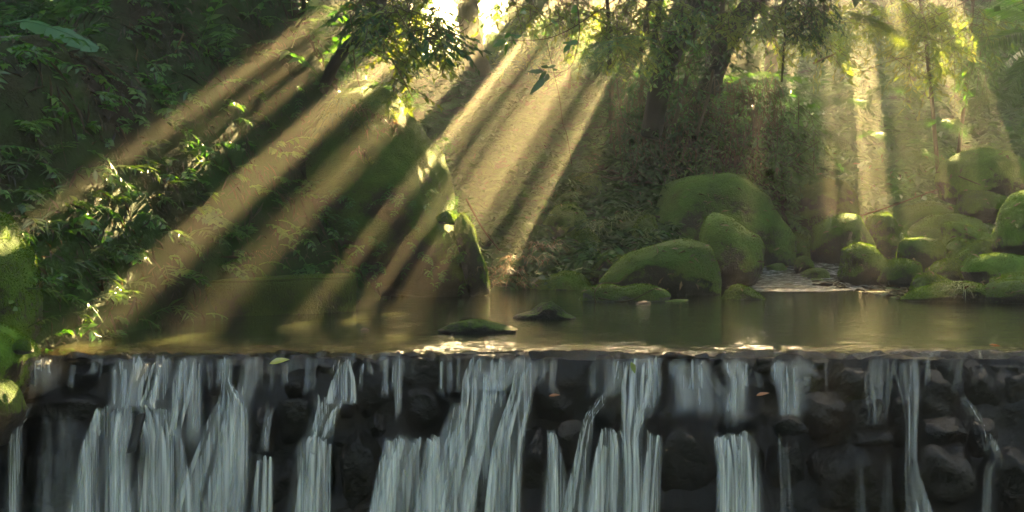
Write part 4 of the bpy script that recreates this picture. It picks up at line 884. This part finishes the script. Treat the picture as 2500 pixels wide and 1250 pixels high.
t = trunk('tree', 'crooked dark tree leaning from the big boulder top, with backlit yellow green leaves', [(770, 260, 12.6), (820, 150, 12.2), (860, 106, 11.9), (905, 82, 11.7), (922, 40, 11.6), (925, -30, 11.6), (950, -250, 11.5)], [0.05, 0.05, 0.055, 0.065, 0.075, 0.07, 0.06], seed=3)
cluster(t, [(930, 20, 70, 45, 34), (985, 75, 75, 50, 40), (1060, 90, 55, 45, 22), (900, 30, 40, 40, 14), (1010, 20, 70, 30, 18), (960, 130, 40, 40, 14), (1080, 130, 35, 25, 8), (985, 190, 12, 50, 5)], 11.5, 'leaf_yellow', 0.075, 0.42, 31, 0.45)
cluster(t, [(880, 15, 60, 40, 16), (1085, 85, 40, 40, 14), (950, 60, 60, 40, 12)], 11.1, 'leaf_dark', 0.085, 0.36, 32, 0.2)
t = trunk('tree', 'pale curved trunk standing in the bright opening', [(1172, 190, 20.5), (1158, 130, 20.5), (1148, 80, 20.5), (1143, 20, 20.5), (1146, -60, 20.5), (1160, -260, 20.6)], [0.18, 0.17, 0.15, 0.15, 0.14, 0.12], 'bark_pale', seed=4)
cluster(t, [(1146, -230, 120, 90, 30)], 20.5, 'leaf', 0.14, 0.45, 33, 0.6)
t = trunk('tree', 'thick dark trunk leaning right, nearer of the two leaning trunks', [(1590, 330, 15.6), (1612, 210, 15.3), (1640, 120, 15.0), (1690, 30, 14.8), (1740, -60, 14.7), (1830, -260, 14.6)], [0.12, 0.12, 0.12, 0.13, 0.12, 0.10], seed=5)
cluster(t, [(1660, -40, 120, 60, 30), (1760, -120, 120, 80, 40), (1690, 60, 50, 60, 24), (1610, 40, 60, 50, 24), (1650, 170, 30, 50, 12)], 14.7, 'leaf', 0.09, 0.4, 34, 0.5)
t = trunk('tree', 'thinner leaning trunk with creepers, right of the thick dark trunk', [(1650, 430, 16.5), (1690, 300, 16.3), (1735, 200, 16.1), (1770, 110, 16.0), (1815, 40, 15.9), (1880, -60, 15.8), (1960, -220, 15.8)], [0.16, 0.14, 0.12, 0.12, 0.12, 0.11, 0.1], seed=6)
cluster(t, [(1740, 130, 50, 80, 26), (1700, 260, 30, 60, 16), (1800, 40, 60, 40, 18), (1900, -100, 120, 80, 40)], 15.7, 'leaf_dark', 0.09, 0.42, 35, 0.35)
for k, (x0, y0, x1, y1, Yd, r, lab) in enumerate([(1592, 120, 1618, -60, 14.3, 0.035, 'green bamboo stem left of the thick leaning trunk'), (1566, 130, 1588, -60, 14.5, 0.03, 'thinner bamboo stem farthest left beside the fern'), (1648, 300, 1700, 60, 14.9, 0.022, 'slim brown stem crossing in front of the dark trunk'),
                                            (1700, 330, 1742, 170, 15.2, 0.02, 'slim tan stem between the two leaning trunks'), (1488, 170, 1478, -50, 14.2, 0.022, 'thin sapling stem at the right of the sunbeams'), (1908, 200, 1918, -60, 15.0, 0.012, 'thin dark sapling with backlit leaves right of the leaning trunks'),
                                            (2290, 420, 2240, -60, 19.5, 0.03, 'hazy slender trunk in the misty right background'), (2335, 420, 2380, -60, 20.5, 0.03, 'second hazy trunk at the right, leaning right'), (740, 60, 735, -50, 12.6, 0.02, 'thin stalk standing on top of the left slope')]):
    e = trunk('sapling', lab, [(x0, y0, Yd), (x0 * .5 + x1 * .5 + 4, y0 * .5 + y1 * .5, Yd), (x1, y1, Yd)], [r, r * .9, r * .8], 'bark_pale' if k in (2, 3, 6, 7) else 'bark', 8, 0.03, 20 + k, 'sapling', 'slender stems under the canopy', 'stem', 16)
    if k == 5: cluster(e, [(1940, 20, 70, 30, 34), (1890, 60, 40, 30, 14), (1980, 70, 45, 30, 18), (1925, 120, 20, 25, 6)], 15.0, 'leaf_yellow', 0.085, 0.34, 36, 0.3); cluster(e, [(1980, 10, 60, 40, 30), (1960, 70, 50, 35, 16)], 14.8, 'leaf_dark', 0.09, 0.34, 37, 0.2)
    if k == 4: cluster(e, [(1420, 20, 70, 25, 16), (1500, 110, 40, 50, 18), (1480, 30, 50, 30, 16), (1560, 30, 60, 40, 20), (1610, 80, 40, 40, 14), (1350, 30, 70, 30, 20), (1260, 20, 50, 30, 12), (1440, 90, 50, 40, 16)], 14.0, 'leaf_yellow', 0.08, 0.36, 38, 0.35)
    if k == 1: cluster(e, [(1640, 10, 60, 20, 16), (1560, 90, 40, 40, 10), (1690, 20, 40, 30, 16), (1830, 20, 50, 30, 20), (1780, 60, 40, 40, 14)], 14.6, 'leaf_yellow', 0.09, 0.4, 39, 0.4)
    if k == 6: cluster(e, [(2200, 30, 120, 50, 80), (2330, 60, 90, 60, 60), (2080, 30, 80, 40, 50), (2260, 140, 90, 50, 40), (2030, 90, 50, 50, 30)], 18.5, 'leaf_yellow', 0.13, 0.3, 40, 0.6)
    if k == 7: cluster(e, [(2440, 60, 80, 80, 40), (2380, 150, 60, 60, 24)], 19.8, 'leaf', 0.16, 0.25, 41, 0.5)

for lab, spots, Yd, mat, ll in (('bright leafy shrub on the crest just right of the bright opening', [(1290, 60, 50, 60, 34), (1270, 130, 40, 30, 14)], 20.5, 'leaf_yellow', 0.12),
                                ('bushy shrub on the crest above the fan of sunbeams', [(1390, 70, 60, 70, 46), (1380, 140, 50, 30, 16)], 19.5, 'leaf', 0.12),
                                ('dark shrub at the left end of the root bank', [(1490, 120, 45, 70, 40), (1530, 160, 40, 30, 24)], 17.2, 'leaf_dark', 0.11),
                                ('dim shrub left of the bright opening behind the crooked tree', [(960, 120, 60, 60, 30), (900, 90, 60, 60, 30)], 15.5, 'leaf_dark', 0.10)):
    c0 = spots[0]; e = thing('shrub', lab, 'shrub', 'shrubs along the crest'); b0 = np.array(at(c0[0], c0[1] + c0[3], Yd)); so = Soup()
    for k in range(7):
        tip = np.array(at(c0[0] + rng.uniform(-1, 1) * c0[2], c0[1] - rng.uniform(0, 1) * c0[3], Yd + rng.normal(0, .2))); so.add(*tube(spline([b0 - [0, 0, .9], b0, (b0 + tip) / 2 + rng.normal(0, .06, 3), tip], 10), np.linspace(.018, .004, 10), 5))
    link('stems', so.mesh('stems', M['twig'], True), e); cluster(e, spots, Yd, mat, ll, 0.4, int(c0[0]), 0.3)

for lab, spots, Yd, mat in (('dark creeper curtain hanging over the left half of the root bank', [(1540, 270, 60, 80, 60), (1630, 330, 70, 90, 70), (1580, 400, 60, 50, 34)], 15.9, 'leaf_dark'),
                       ('leafy creeper curtain over the middle of the root bank', [(1720, 300, 60, 90, 80), (1790, 350, 60, 70, 60), (1700, 390, 50, 40, 30)], 16.0, 'leaf'),
                       ('bushy creeper at the right end of the root bank', [(1870, 300, 60, 90, 80), (1940, 340, 60, 80, 70), (1890, 410, 70, 40, 50)], 16.1, 'leaf')):
    e = thing('creeper', lab, 'creeper', 'creepers over the bank'); cluster(e, spots, Yd, mat, 0.085, 0.42, int(spots[0][0]), 0.22)

# ------------------------------------------------------------------ hanging leafy branches near the camera side of the beams
def branch(label, twig_pts, Yd, leafs, mat='leaf_dark', group='hanging leafy twigs at the top'):
    e = thing('hanging_branch', label, 'branch', group)
    sp = Soup()
    for pts, r in twig_pts: sp.add(*tube(spline([tuple(at(x, y, Yd)) for x, y in pts], 20), np.linspace(r, r * 0.35, 20), 5))
    link('twig', sp.mesh('twig', M['twig'], True), e)
    rg = np.random.default_rng(int(leafs[0][0]))
    for (x0, y0, x1, y1, wd) in leafs:
        p = np.array(at(x0, y0, Yd + rg.normal(0, .02))); a = np.array(at(x1, y1, Yd + rg.normal(0, 0.06))) - p; L = np.linalg.norm(a)
        link('leaf', np_mesh('leaf', *leaves([p], [a], [np.array([rg.normal(0, .5), -1.0, 0.7])], L, wd * Yd / F, 0.15, 0.12, True), M[mat], True), e)
branch('twig with long pointed dark leaves hanging lowest into the sunbeams', [([(1402, -40), (1415, 60), (1408, 120), (1395, 160), (1370, 176), (1330, 178)], .004), ([(1370, 176), (1352, 190), (1330, 205)], .002)], 8.6,
       [(1335, 190, 1290, 228, 22), (1330, 176, 1284, 172, 14), (1335, 172, 1312, 200, 12), (1340, 165, 1318, 160, 12), (1350, 172, 1362, 168, 12), (1340, 180, 1330, 200, 14), (1358, 160, 1335, 165, 10)])
branch('twig with drooping leaves reaching left across the opening', [([(1560, -40), (1440, 40), (1390, 72), (1330, 95), (1240, 100)], .005), ([(1390, 72), (1360, 52), (1300, 75), (1200, 40)], .002)], 9.0,
       [(1238, 100, 1202, 112, 18), (1232, 100, 1208, 96, 10), (1240, 108, 1228, 138, 20), (1232, 88, 1246, 84, 16), (1255, 92, 1275, 86, 12), (1262, 88, 1240, 84, 8), (1252, 96, 1258, 110, 8), (1285, 28, 1270, 30, 16), (1285, 20, 1268, 28, 12), (1300, 82, 1320, 95, 8), (1412, 100, 1388, 108, 14), (1398, 105, 1370, 103, 10), (1392, 108, 1375, 128, 14), (1398, 106, 1402, 122, 10), (1360, 60, 1345, 48, 12), (1410, 15, 1395, 30, 20)], 'leaf')
branch('twig of small dark leaves at the lower right of the backlit tree', [([(1040, -30), (1050, 40), (1072, 70), (1100, 100), (1118, 150)], .004), ([(1072, 70), (1050, 100), (1062, 140)], .003)], 10.6,
       [(1060 + 9 * math.cos(k * 2.1) * 3, 60 + k * 7, 1060 + 9 * math.cos(k * 2.1) * 6, 60 + k * 7 + 18, 11) for k in range(13)])
e = thing('hanging_vine', 'thin wavy vine dangling in front of the sunbeams', 'vine')
link('stem', np_mesh('stem', *tube(spline([tuple(at(x, y, 9.0)) for x, y in ((1335, 105), (1355, 190), (1366, 240), (1374, 300), (1384, 330), (1396, 400))], 40), 0.0022, 5), M['twig'], True), e)
for pts, r, mat, lab in (([(960, 150, 11.4), (985, 195, 11.3), (1008, 240, 11.2)], .006, 'root', 'pale bent twig above the ridge of the big boulder'),
                    ([(862, 110, 11.5), (868, 170, 11.4), (885, 235, 11.3)], .005, 'root', 'thin dry root hanging over the top of the big boulder'),
                    ([(0, 352, 9.6), (130, 290, 9.9), (200, 235, 10.2), (262, 172, 10.4)], .010, 'twig', 'long fallen branch slanting up the left slope'),
                    ([(305, 330, 10.0), (318, 240, 10.1), (336, 120, 10.2)], .009, 'root', 'upright yellowish bamboo cane on the left slope'),
                    ([(448, 82, 10.6), (412, 160, 10.5), (378, 205, 10.3), (368, 260, 10.2), (385, 295, 10.1), (424, 328, 10.0)], .007, 'root', 'curved root hanging down the left slope'),
                    ([(1138, 485, 11.9), (1180, 560, 11.9), (1220, 612, 11.9)], .010, 'twig', 'grey stick leaning beside the huge boulder'),
                    ([(1505, 190, 15.0), (1520, 290, 15.0), (1560, 330, 15.1), (1610, 345, 15.2)], .009, 'twig', 'looping root under the dark bank'),
                    ([(2060, 540, 15.5), (2170, 505, 15.5), (2290, 462, 15.6)], .012, 'root', 'long pale bamboo pole lying above the hazy boulders'),
                    ([(1985, 155, 17.0), (2040, 130, 17.0), (2062, 115, 17.0)], .014, 'root', 'pale broken cane sticking out of the fern bank'),
                    ([(2340, 430, 15.9), (2395, 452, 15.9)], .008, 'root', 'short stick lying on the big high boulder'),
                    ([(1460, 728, 11.0), (1530, 735, 10.98), (1600, 704, 11.0)], .007, 'twig', 'dark twig lying across the flat rock'),
                    ([(1455, 742, 10.95), (1452, 715, 10.95), (1470, 692, 11.0), (1510, 690, 11.0), (1532, 668, 11.05)], .005, 'root', 'thin bent twig rising from the water at the flat rock'),
                    ([(150, 745, 8.2), (158, 790, 8.1), (155, 830, 8.0)], .006, 'root', 'straw coloured stalk dipping into the pond at the left'),
                    ([(1180, 720, 12.0), (1210, 690, 12.0), (1240, 640, 12.2)], .004, 'root', 'thin straw stalk at the foot of the strongest sunbeam')):
    link('stick', np_mesh('stick', *tube(spline([tuple(at(*p)) for p in pts], 18), np.linspace(r, r * 0.6, 18), 6), M[mat], True), None, lab, 'stick', 'sticks and roots')

# ------------------------------------------------------------------ pipes
def pipe(lab, pts, r, mat):
    e = thing('pipe', lab, 'pipe'); c = spline([tuple(at(*p)) for p in pts], 14); link('tube', np_mesh('tube', *tube(c, r, 12), M[mat], True), e)
    for k in (3, 10): link('joint_collar', np_mesh('joint_collar', *tube(c[k:k + 2] if r > .02 else np.vstack([c[k], c[k] + (c[k + 1] - c[k]) * .4]), r * 1.25, 12), M[mat], True), e)
pipe('long grey pipe running level across the upper left slope', [(-60, 98, 10.3), (120, 94, 10.3), (296, 90, 10.4)], 0.022, 'pipe')
pipe('short pale pipe standing on the left slope below the grey pipe', [(256, 196, 9.9), (262, 240, 9.85), (269, 286, 9.8)], 0.017, 'pipe_white')
pipe('stub of pale pipe poking out of the lower left slope', [(238, 546, 8.9), (258, 544, 8.8), (281, 546, 8.75)], 0.013, 'pipe_white')

# ------------------------------------------------------------------ banana leaf with torn blade
bl = thing('banana_plant', 'torn pale green banana leaf hanging at the upper left', 'banana plant')
mid = spline([tuple(at(*p)) for p in ((10, 60, 9.3), (60, 52, 9.25), (110, 62, 9.2), (165, 82, 9.15), (240, 119, 9.1))], 60)
link('midrib', np_mesh('midrib', *tube(mid, np.linspace(0.010, 0.002, 60), 6), M['banana'], True), bl)
sp = Soup(); rg = np.random.default_rng(12); tt = np.linspace(0, 1, 60)
for sgn in (1, -1):
    cuts = [12, 17, 20, 26, 31, 34, 40, 46, 52, 59]
    for a, b in zip(cuts[:-1], cuts[1:]):
        if sgn == -1 and a == 31: continue
        k = np.arange(a, b + 1); wdt = np.sin(np.pi * np.clip((k / 59 - .12) / .9, 0, 1)) ** .6 * (0.085 if sgn > 0 else 0.06) * rg.uniform(.8, 1.1)
        tanv = norm(np.gradient(mid, axis=0))[k]; sdv = norm(np.cross(tanv, [0, -0.75, 0.65])) * sgn
        dr = rg.uniform(0.1, 0.5); rows = []
        for f in (0, .35, .7, 1): rows.append(mid[k] + (sdv + tanv * 0.35) * (wdt * f)[:, None] + np.array([0, -0.3, -dr]) * (wdt * f * f)[:, None])
        v = np.stack(rows, 1).reshape(-1, 3); n = len(k); F_ = []
        for i in range(n - 1):
            for j in range(3): q0 = i * 4 + j; F_ += [[q0, q0 + 1, q0 + 5], [q0, q0 + 5, q0 + 4]]
        sp.add(v, F_)
link('leaf_blade', sp.mesh('leaf_blade', M['banana'], True), bl)

# ------------------------------------------------------------------ ferns with separate fronds
def fern(label, fronds, Yd, mat='fern', ll=0.12, lw=0.02, nl=20, twice=False, droop=0.35, group=None, name='fern'):
    e = thing(name, label, 'fern', group); rg = np.random.default_rng(int(fronds[0][0]))
    for (x0, y0, x1, y1) in fronds:
        b = np.array(at(x0, y0, Yd + rg.normal(0, .05))); t_ = np.array(at(x1, y1, Yd - rg.uniform(.05, .3))); d = t_ - b; L = np.linalg.norm(d)
        hor = d.copy(); hor[2] = 0; hl = np.linalg.norm(hor)
        a, r = frond(b, hor, hl, droop * L / hl, d[2] / hl + droop * L / hl, nl, ll, lw, 0.06, twice, rg.uniform(-.5, .5), rg)
        so = Soup(); so.add(*leaves(*a, 0.1, 0.15)); so.add(*rach_tube(r, 0.004)); link('frond', so.mesh('frond', M[mat]), e)
fern('blue green fern fronds reaching right below the bamboo stems', [(1505, 110, 1650, 185), (1500, 100, 1650, 150), (1510, 105, 1600, 200), (1500, 95, 1610, 100), (1500, 110, 1440, 165), (1500, 100, 1420, 150)], 10.5, 'fern', 0.13, 0.012, 20, True)
fern('large glowing yellow green fern frond in the misty upper right', [(2080, 40, 2250, 135), (2075, 30, 2240, 110), (2070, 35, 2215, 90), (2065, 30, 2160, 60)], 15.5, 'leaf_yellow', 0.26, 0.03, 26, True)
fern('pale hazy fern left of the glowing frond', [(2060, 60, 1970, 120), (2065, 60, 2000, 130), (2080, 70, 2120, 130), (2060, 60, 1940, 95), (2070, 70, 2060, 150)], 16.2, 'leaf', 0.22, 0.025, 22, True)
fern('palm like fronds in the top right corner', [(2560, 60, 2400, 20), (2560, 80, 2380, 120), (2560, 90, 2400, 200), (2560, 60, 2420, -40), (2560, 100, 2440, 260), (2560, 100, 2490, 280)], 17.5, 'leaf', 0.34, 0.03, 30)
for k, (x, y, Yd) in enumerate([(2060, 250, 18), (2180, 220, 18.5), (2120, 330, 18), (2290, 300, 18), (1990, 330, 17.4), (2230, 380, 18), (1860, 300, 16.6), (1790, 340, 16.4), (1930, 230, 17), (2440, 240, 17), (1850, 200, 16.8)]):
    fern(['hazy fern clump on the misty bank, level with the glowing frond', 'hazy fern clump under the tip of the glowing frond', 'hazy fern clump in the middle of the misty bank', 'hazy fern clump above the hazy mound, right of centre', 'shaded fern above the dark dome', 'lowest hazy fern clump on the misty bank',
          'dark fern low on the bank right of the leaning trunks', 'dark fern just below the thinner leaning trunk', 'dark fern under the backlit sapling', 'hazy fern above the big high boulder', 'dark fern high beside the thinner leaning trunk'][k],
         [(x, y, x + 90 * math.cos(a), y - 34 * math.sin(a) + 26) for a in np.linspace(-0.3, 3.5, 8)], Yd, 'leaf' if 'hazy' in ['hazy'] and x > 1990 else 'leaf_dark', 0.16, 0.018, 16, True, 0.5, 'ferns on the right bank')
for k, (x, y, lab) in enumerate([(1185, 345, 'fern in the fan of sunbeams nearest the huge boulder'), (1275, 300, 'fern in the middle of the fan of sunbeams'), (1330, 395, 'fern just above the grass capped boulder'), (1235, 470, 'lowest fern behind the huge boulder'), (1425, 330, 'fern at the left foot of the root bank'), (1120, 260, 'fern highest behind the huge boulder'), (1390, 240, 'fern below the crest shrub')]):
    g = on_ground(x, y, 13.0, 24.0); fern(lab, [(x, y, x + 62 * math.cos(a), y - 30 * math.sin(a) + 14) for a in np.linspace(-0.3, 3.5, 8)], float(g[1]) - .1, 'leaf', 0.14, 0.016, 14, True, 0.5, 'ferns in the gully')
for k, (x, y, Yd, lab) in enumerate([(150, 320, 9.6, 'fern hanging from the dark hollow on the left slope'), (430, 60, 10.9, 'leafy fern at the top of the left slope beside the pipe end'), (330, 30, 11.2, 'fern against the dark top left background'), (90, 30, 11, 'dark fern above the banana leaf')]):
    fern(lab, [(x, y, x + 80 * math.cos(a), y - 45 * math.sin(a) + 20) for a in np.linspace(-0.5, 3.6, 7)], Yd, 'leaf_dark', 0.10, 0.012, 16, True, 0.5, 'ferns on the left slope')

# ------------------------------------------------------------------ broad leaved plants and grasses
def broad(label, leafs, Yd, mat='leaf', name='broad_leaved_plant'):
    e = thing(name, label, 'plant', 'leafy plants on the left slope'); rg = np.random.default_rng(int(leafs[0][0] + leafs[0][1]))
    for (x0, y0, x1, y1, wd) in leafs:
        p = np.array(at(x0, y0, Yd)); a = np.array(at(x1, y1, Yd - rg.uniform(0, .15))) - p; L = np.linalg.norm(a)
        link('leaf', np_mesh('leaf', *leaves([p], [a], [np.array([rg.normal(0, .2), -0.7, 1.0])], L, wd * Yd / F, 0.12, 0.1, True), M[mat], True), e)
    b = np.array(at(leafs[0][0], leafs[0][1], Yd)); link('stem', np_mesh('stem', *tube(np.vstack([b + [0, .15, -.22], b + [0, .05, -.08], b]), .006, 6), M['leaf_dark'], True), e)
broad('plant with large round glossy leaves at the left edge', [(45, 462, 75, 440, 34), (45, 464, 108, 458, 20), (42, 465, 8, 440, 22), (45, 466, 20, 476, 16), (48, 466, 90, 480, 16), (40, 455, 40, 430, 26)], 8.6, 'banana')
broad('long leaved plant spreading over the middle of the left slope', [(95, 390, 210, 385, 22), (95, 392, 150, 350, 18), (90, 392, 20, 360, 18), (92, 395, 180, 412, 18), (92, 396, 40, 410, 14), (95, 388, 100, 345, 16), (92, 392, 10, 340, 20), (95, 395, 140, 420, 12)], 8.9, 'leaf')
broad('smaller leafy plant above the long leaved one', [(90, 308, 140, 300, 16), (90, 308, 85, 290, 14), (88, 310, 50, 312, 12), (92, 312, 120, 325, 12)], 9.1, 'leaf')
broad('lance leaved plant low on the slope by the tall smooth boulder', [(70, 520, 130, 500, 12), (70, 522, 140, 530, 12), (68, 522, 20, 500, 12), (70, 524, 110, 555, 12), (68, 520, 80, 490, 12)], 8.4, 'leaf')
broad('bright leaf rosette high on the left slope beside the dark hollow', [(360, 62, 330, 20, 18), (360, 62, 400, 20, 18), (360, 60, 372, 5, 22), (358, 64, 310, 50, 14), (362, 64, 420, 60, 14), (360, 66, 380, 95, 14)], 10.8, 'banana')

def grass(label, spots, Yd, n, L, wd, mat='grass', cat='grass tuft', name='grass_tuft', group='grass tufts', droop=(0.4, 1.0), lean=(0.2, 0.8), depth=0.12):
    rg = np.random.default_rng(int(spots[0][0] * 3 + spots[0][1])); P = []
    for (x, y, rx) in spots:
        for _ in range(n): P.append(hit(x + rg.uniform(-rx, rx), y + rg.uniform(-8, 8), Yd + rg.normal(0, depth)))
    P = np.array(P); m = len(P); H = np.stack([rg.normal(0, 1, m), rg.normal(-.3, 1, m), 0 * P[:, 0]], 1)
    link(name, np_mesh(name, *blades(P, H, rg.uniform(.6, 1.2, m) * L, wd, rg.uniform(*lean, m), rg.uniform(*droop, m)), M[mat]), None, label, cat, group, 'stuff' if len(spots) > 1 else None)
grass('arching grass tuft on the right shore rock by the water', [(2345, 708, 18)], 10.95, 70, 0.22, 0.0045, droop=(0.7, 1.4), depth=0.05)
grass('bamboo grass covering the mound behind the largest dome boulder', [(1480, 545, 40), (1540, 530, 40), (1500, 585, 50), (1600, 570, 50), (1640, 590, 30), (1450, 560, 20)], 14.1, 90, 0.20, 0.008, droop=(0.7, 1.3), lean=(.4, .9), depth=0.25)
grass('short grass on top of the grass capped boulder', [(1370, 506, 45), (1410, 504, 30)], 14.2, 40, 0.10, 0.006)
grass('grass on the ledge left of the square topped boulder', [(1900, 570, 35), (1950, 575, 30), (1880, 590, 20)], 14.7, 40, 0.14, 0.006)
grass('leafy tufts on the top of the square topped boulder', [(2030, 535, 40), (1990, 548, 20)], 14.4, 50, 0.07, 0.007, droop=(0.2, .8))
grass('tuft on the peak of the leafy ridged boulder', [(1738, 518, 18), (1712, 540, 10)], 13.2, 45, 0.06, 0.006, droop=(.2, .8))
grass('small tuft on the low dark stone behind the shore grass', [(2270, 678, 14)], 11.9, 40, 0.08, 0.004)
grass('tuft of grass between the hazy boulders', [(2190, 560, 25), (2210, 580, 20)], 14.2, 40, 0.14, 0.005)
grass('grass at the foot of the square topped boulder', [(1970, 585, 12), (1940, 600, 15)], 14.4, 30, 0.16, 0.005)
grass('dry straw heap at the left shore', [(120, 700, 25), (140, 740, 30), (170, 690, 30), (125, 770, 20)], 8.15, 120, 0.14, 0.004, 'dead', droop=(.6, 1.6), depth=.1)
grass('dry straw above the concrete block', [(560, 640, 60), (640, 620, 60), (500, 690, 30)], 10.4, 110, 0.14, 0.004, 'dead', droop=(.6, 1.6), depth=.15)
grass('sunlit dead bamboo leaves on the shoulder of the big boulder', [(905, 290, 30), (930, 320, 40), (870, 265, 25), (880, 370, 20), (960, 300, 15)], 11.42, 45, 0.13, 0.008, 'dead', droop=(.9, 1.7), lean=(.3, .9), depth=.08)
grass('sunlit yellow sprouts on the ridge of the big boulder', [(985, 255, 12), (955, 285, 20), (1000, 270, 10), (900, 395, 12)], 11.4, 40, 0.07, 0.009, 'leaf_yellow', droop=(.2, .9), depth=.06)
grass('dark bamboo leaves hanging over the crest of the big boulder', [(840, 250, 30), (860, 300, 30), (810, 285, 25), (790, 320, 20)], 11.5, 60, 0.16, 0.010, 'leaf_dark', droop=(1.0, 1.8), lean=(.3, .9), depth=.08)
grass('dry bamboo leaves at the foot of the sunbeams', [(1220, 660, 60), (1290, 630, 60), (1330, 600, 40), (1250, 690, 50)], 12.7, 90, 0.12, 0.006, 'dead', droop=(.6, 1.6), lean=(.4, .95), depth=.2)
# mosses and roots trailing over the edge of the dark bank
r3 = np.random.default_rng(8); P = np.array([tuple(at(r3.uniform(1490, 1900), r3.uniform(185, 300), 16.1 + r3.normal(0, .2))) for _ in range(700)])
so = Soup()
for p in P[:260]:
    L = r3.uniform(.15, .7); so.add(*tube(spline([p, p + [r3.normal(0, .05), -.05, -L * .5], p + [r3.normal(0, .1), -.05, -L]], 6), .005, 4, cap=False))
link('hanging_roots', so.mesh('hanging_roots', M['root']), None, 'fine roots trailing over the edge of the dark bank', 'roots', None, 'stuff')

# dead leaves lying on the boulders of the right bank
rq = np.random.default_rng(78); Pq = [hit(rq.uniform(1320, 2500), rq.uniform(370, 735), 14, 4) for _ in range(420)]
Pq = np.array([p for p in Pq if p[2] > 0.03]); mq = len(Pq); Lq = rq.uniform(.03, .09, mq)
link('boulder_litter', np_mesh('boulder_litter', *leaves(Pq + [0, -0.012, 0.012], rq.normal(0, 1, (mq, 3)) * [1, .6, .5], np.array([0, -.5, 1]) + rq.normal(0, .4, (mq, 3)), Lq, Lq * .3, .3, .3), M['dead']), None, 'dead leaves scattered over the right hand boulders', 'leaf litter', None, 'stuff')
# small plants rooted on the huge boulder
St = []; So = Soup(); rq = np.random.default_rng(77)
for _ in range(330):
    x, y = rq.uniform(640, 1140), rq.uniform(200, 700); p = hit(x, y, 11.8, 1.4)
    if vnoise(np.array([[x / 60, y / 60, 0]]), 4)[0] < -0.1 or p[1] > 13: continue
    h = np.array([rq.normal(0, 1), -1.2, 0]); a_, r_ = frond(p, h, rq.uniform(.06, .2), rq.uniform(.6, 1.3), rq.uniform(.1, .6), 6, 0.05, 0.016, 0.25, False, rq.uniform(-.4, .4), rq)
    St.append(a_); So.add(*rach_tube(r_, .002))
So.add(*leaves(*[np.concatenate([q_[k] for q_ in St]) for k in range(5)], 0.2, 0.2))
link('boulder_undergrowth', So.mesh('boulder_undergrowth', M['leaf']), None, 'small green plants rooted all over the huge boulder', 'undergrowth', None, 'stuff')

# ------------------------------------------------------------------ fallen leaves, plank
def fallen(label, x0, y0, x1, y1, wd, Yd, mat, nrm=(0, -.6, 1)):
    p = np.array(at(x0, y0, Yd)); a = np.array(at(x1, y1, Yd)) - p
    link('fallen_leaf', np_mesh('fallen_leaf', *leaves([p], [a], [np.array(nrm, float)], np.linalg.norm(a), wd * Yd / F, 0.25, 0.1, True), M[mat], True), None, label, 'leaf', 'single fallen leaves')
fallen('crumpled yellow leaf caught on the weir lip', 658, 888, 706, 874, 24, 6.86, 'yellowleaf')
fallen('orange leaf lying on the black weir stone', 1340, 967, 1368, 962, 11, 6.72, 'orange')
fallen('brown red leaf on the right weir stones', 1846, 966, 1878, 957, 12, 6.72, 'orange')
fallen('orange leaf floating on the pond near the right lip', 2415, 842, 2448, 843, 22, wy(843), 'orange', (0, 0, 1))
fallen('pale leaf floating beside the concrete block reflection', 880, 806, 902, 804, 14, wy(806), 'dead', (0, -.9, 1))
fallen('bright green leaf stuck in the water film of the weir', 1540, 884, 1552, 912, 16, 6.85, 'leaf_yellow')
fallen('yellow leaf on the slope above the concrete block', 512, 655, 528, 635, 12, 9.9, 'yellowleaf')
pb = bmesh.new(); bmesh.ops.create_cube(pb, size=1.0)
a = np.array(at(344, 1012, 6.58)); b = np.array(at(322, 1102, 6.50)); d = b - a
for v in pb.verts: v.co = Vector(tuple((a + b) / 2 + d * v.co.z + np.array([0.030, 0.004, 0.006]) * v.co.x + np.array([0, 0.03, 0]) * v.co.y))
bmesh.ops.bevel(pb, geom=pb.edges[:], offset=0.004, segments=2, affect='EDGES')
pme = bpy.data.meshes.new('plank'); pb.to_mesh(pme); pb.free(); pme.materials.append(M['plank'])
link('plank', pme, None, 'dark wet wood plank stuck slanting in the left cascade', 'plank')
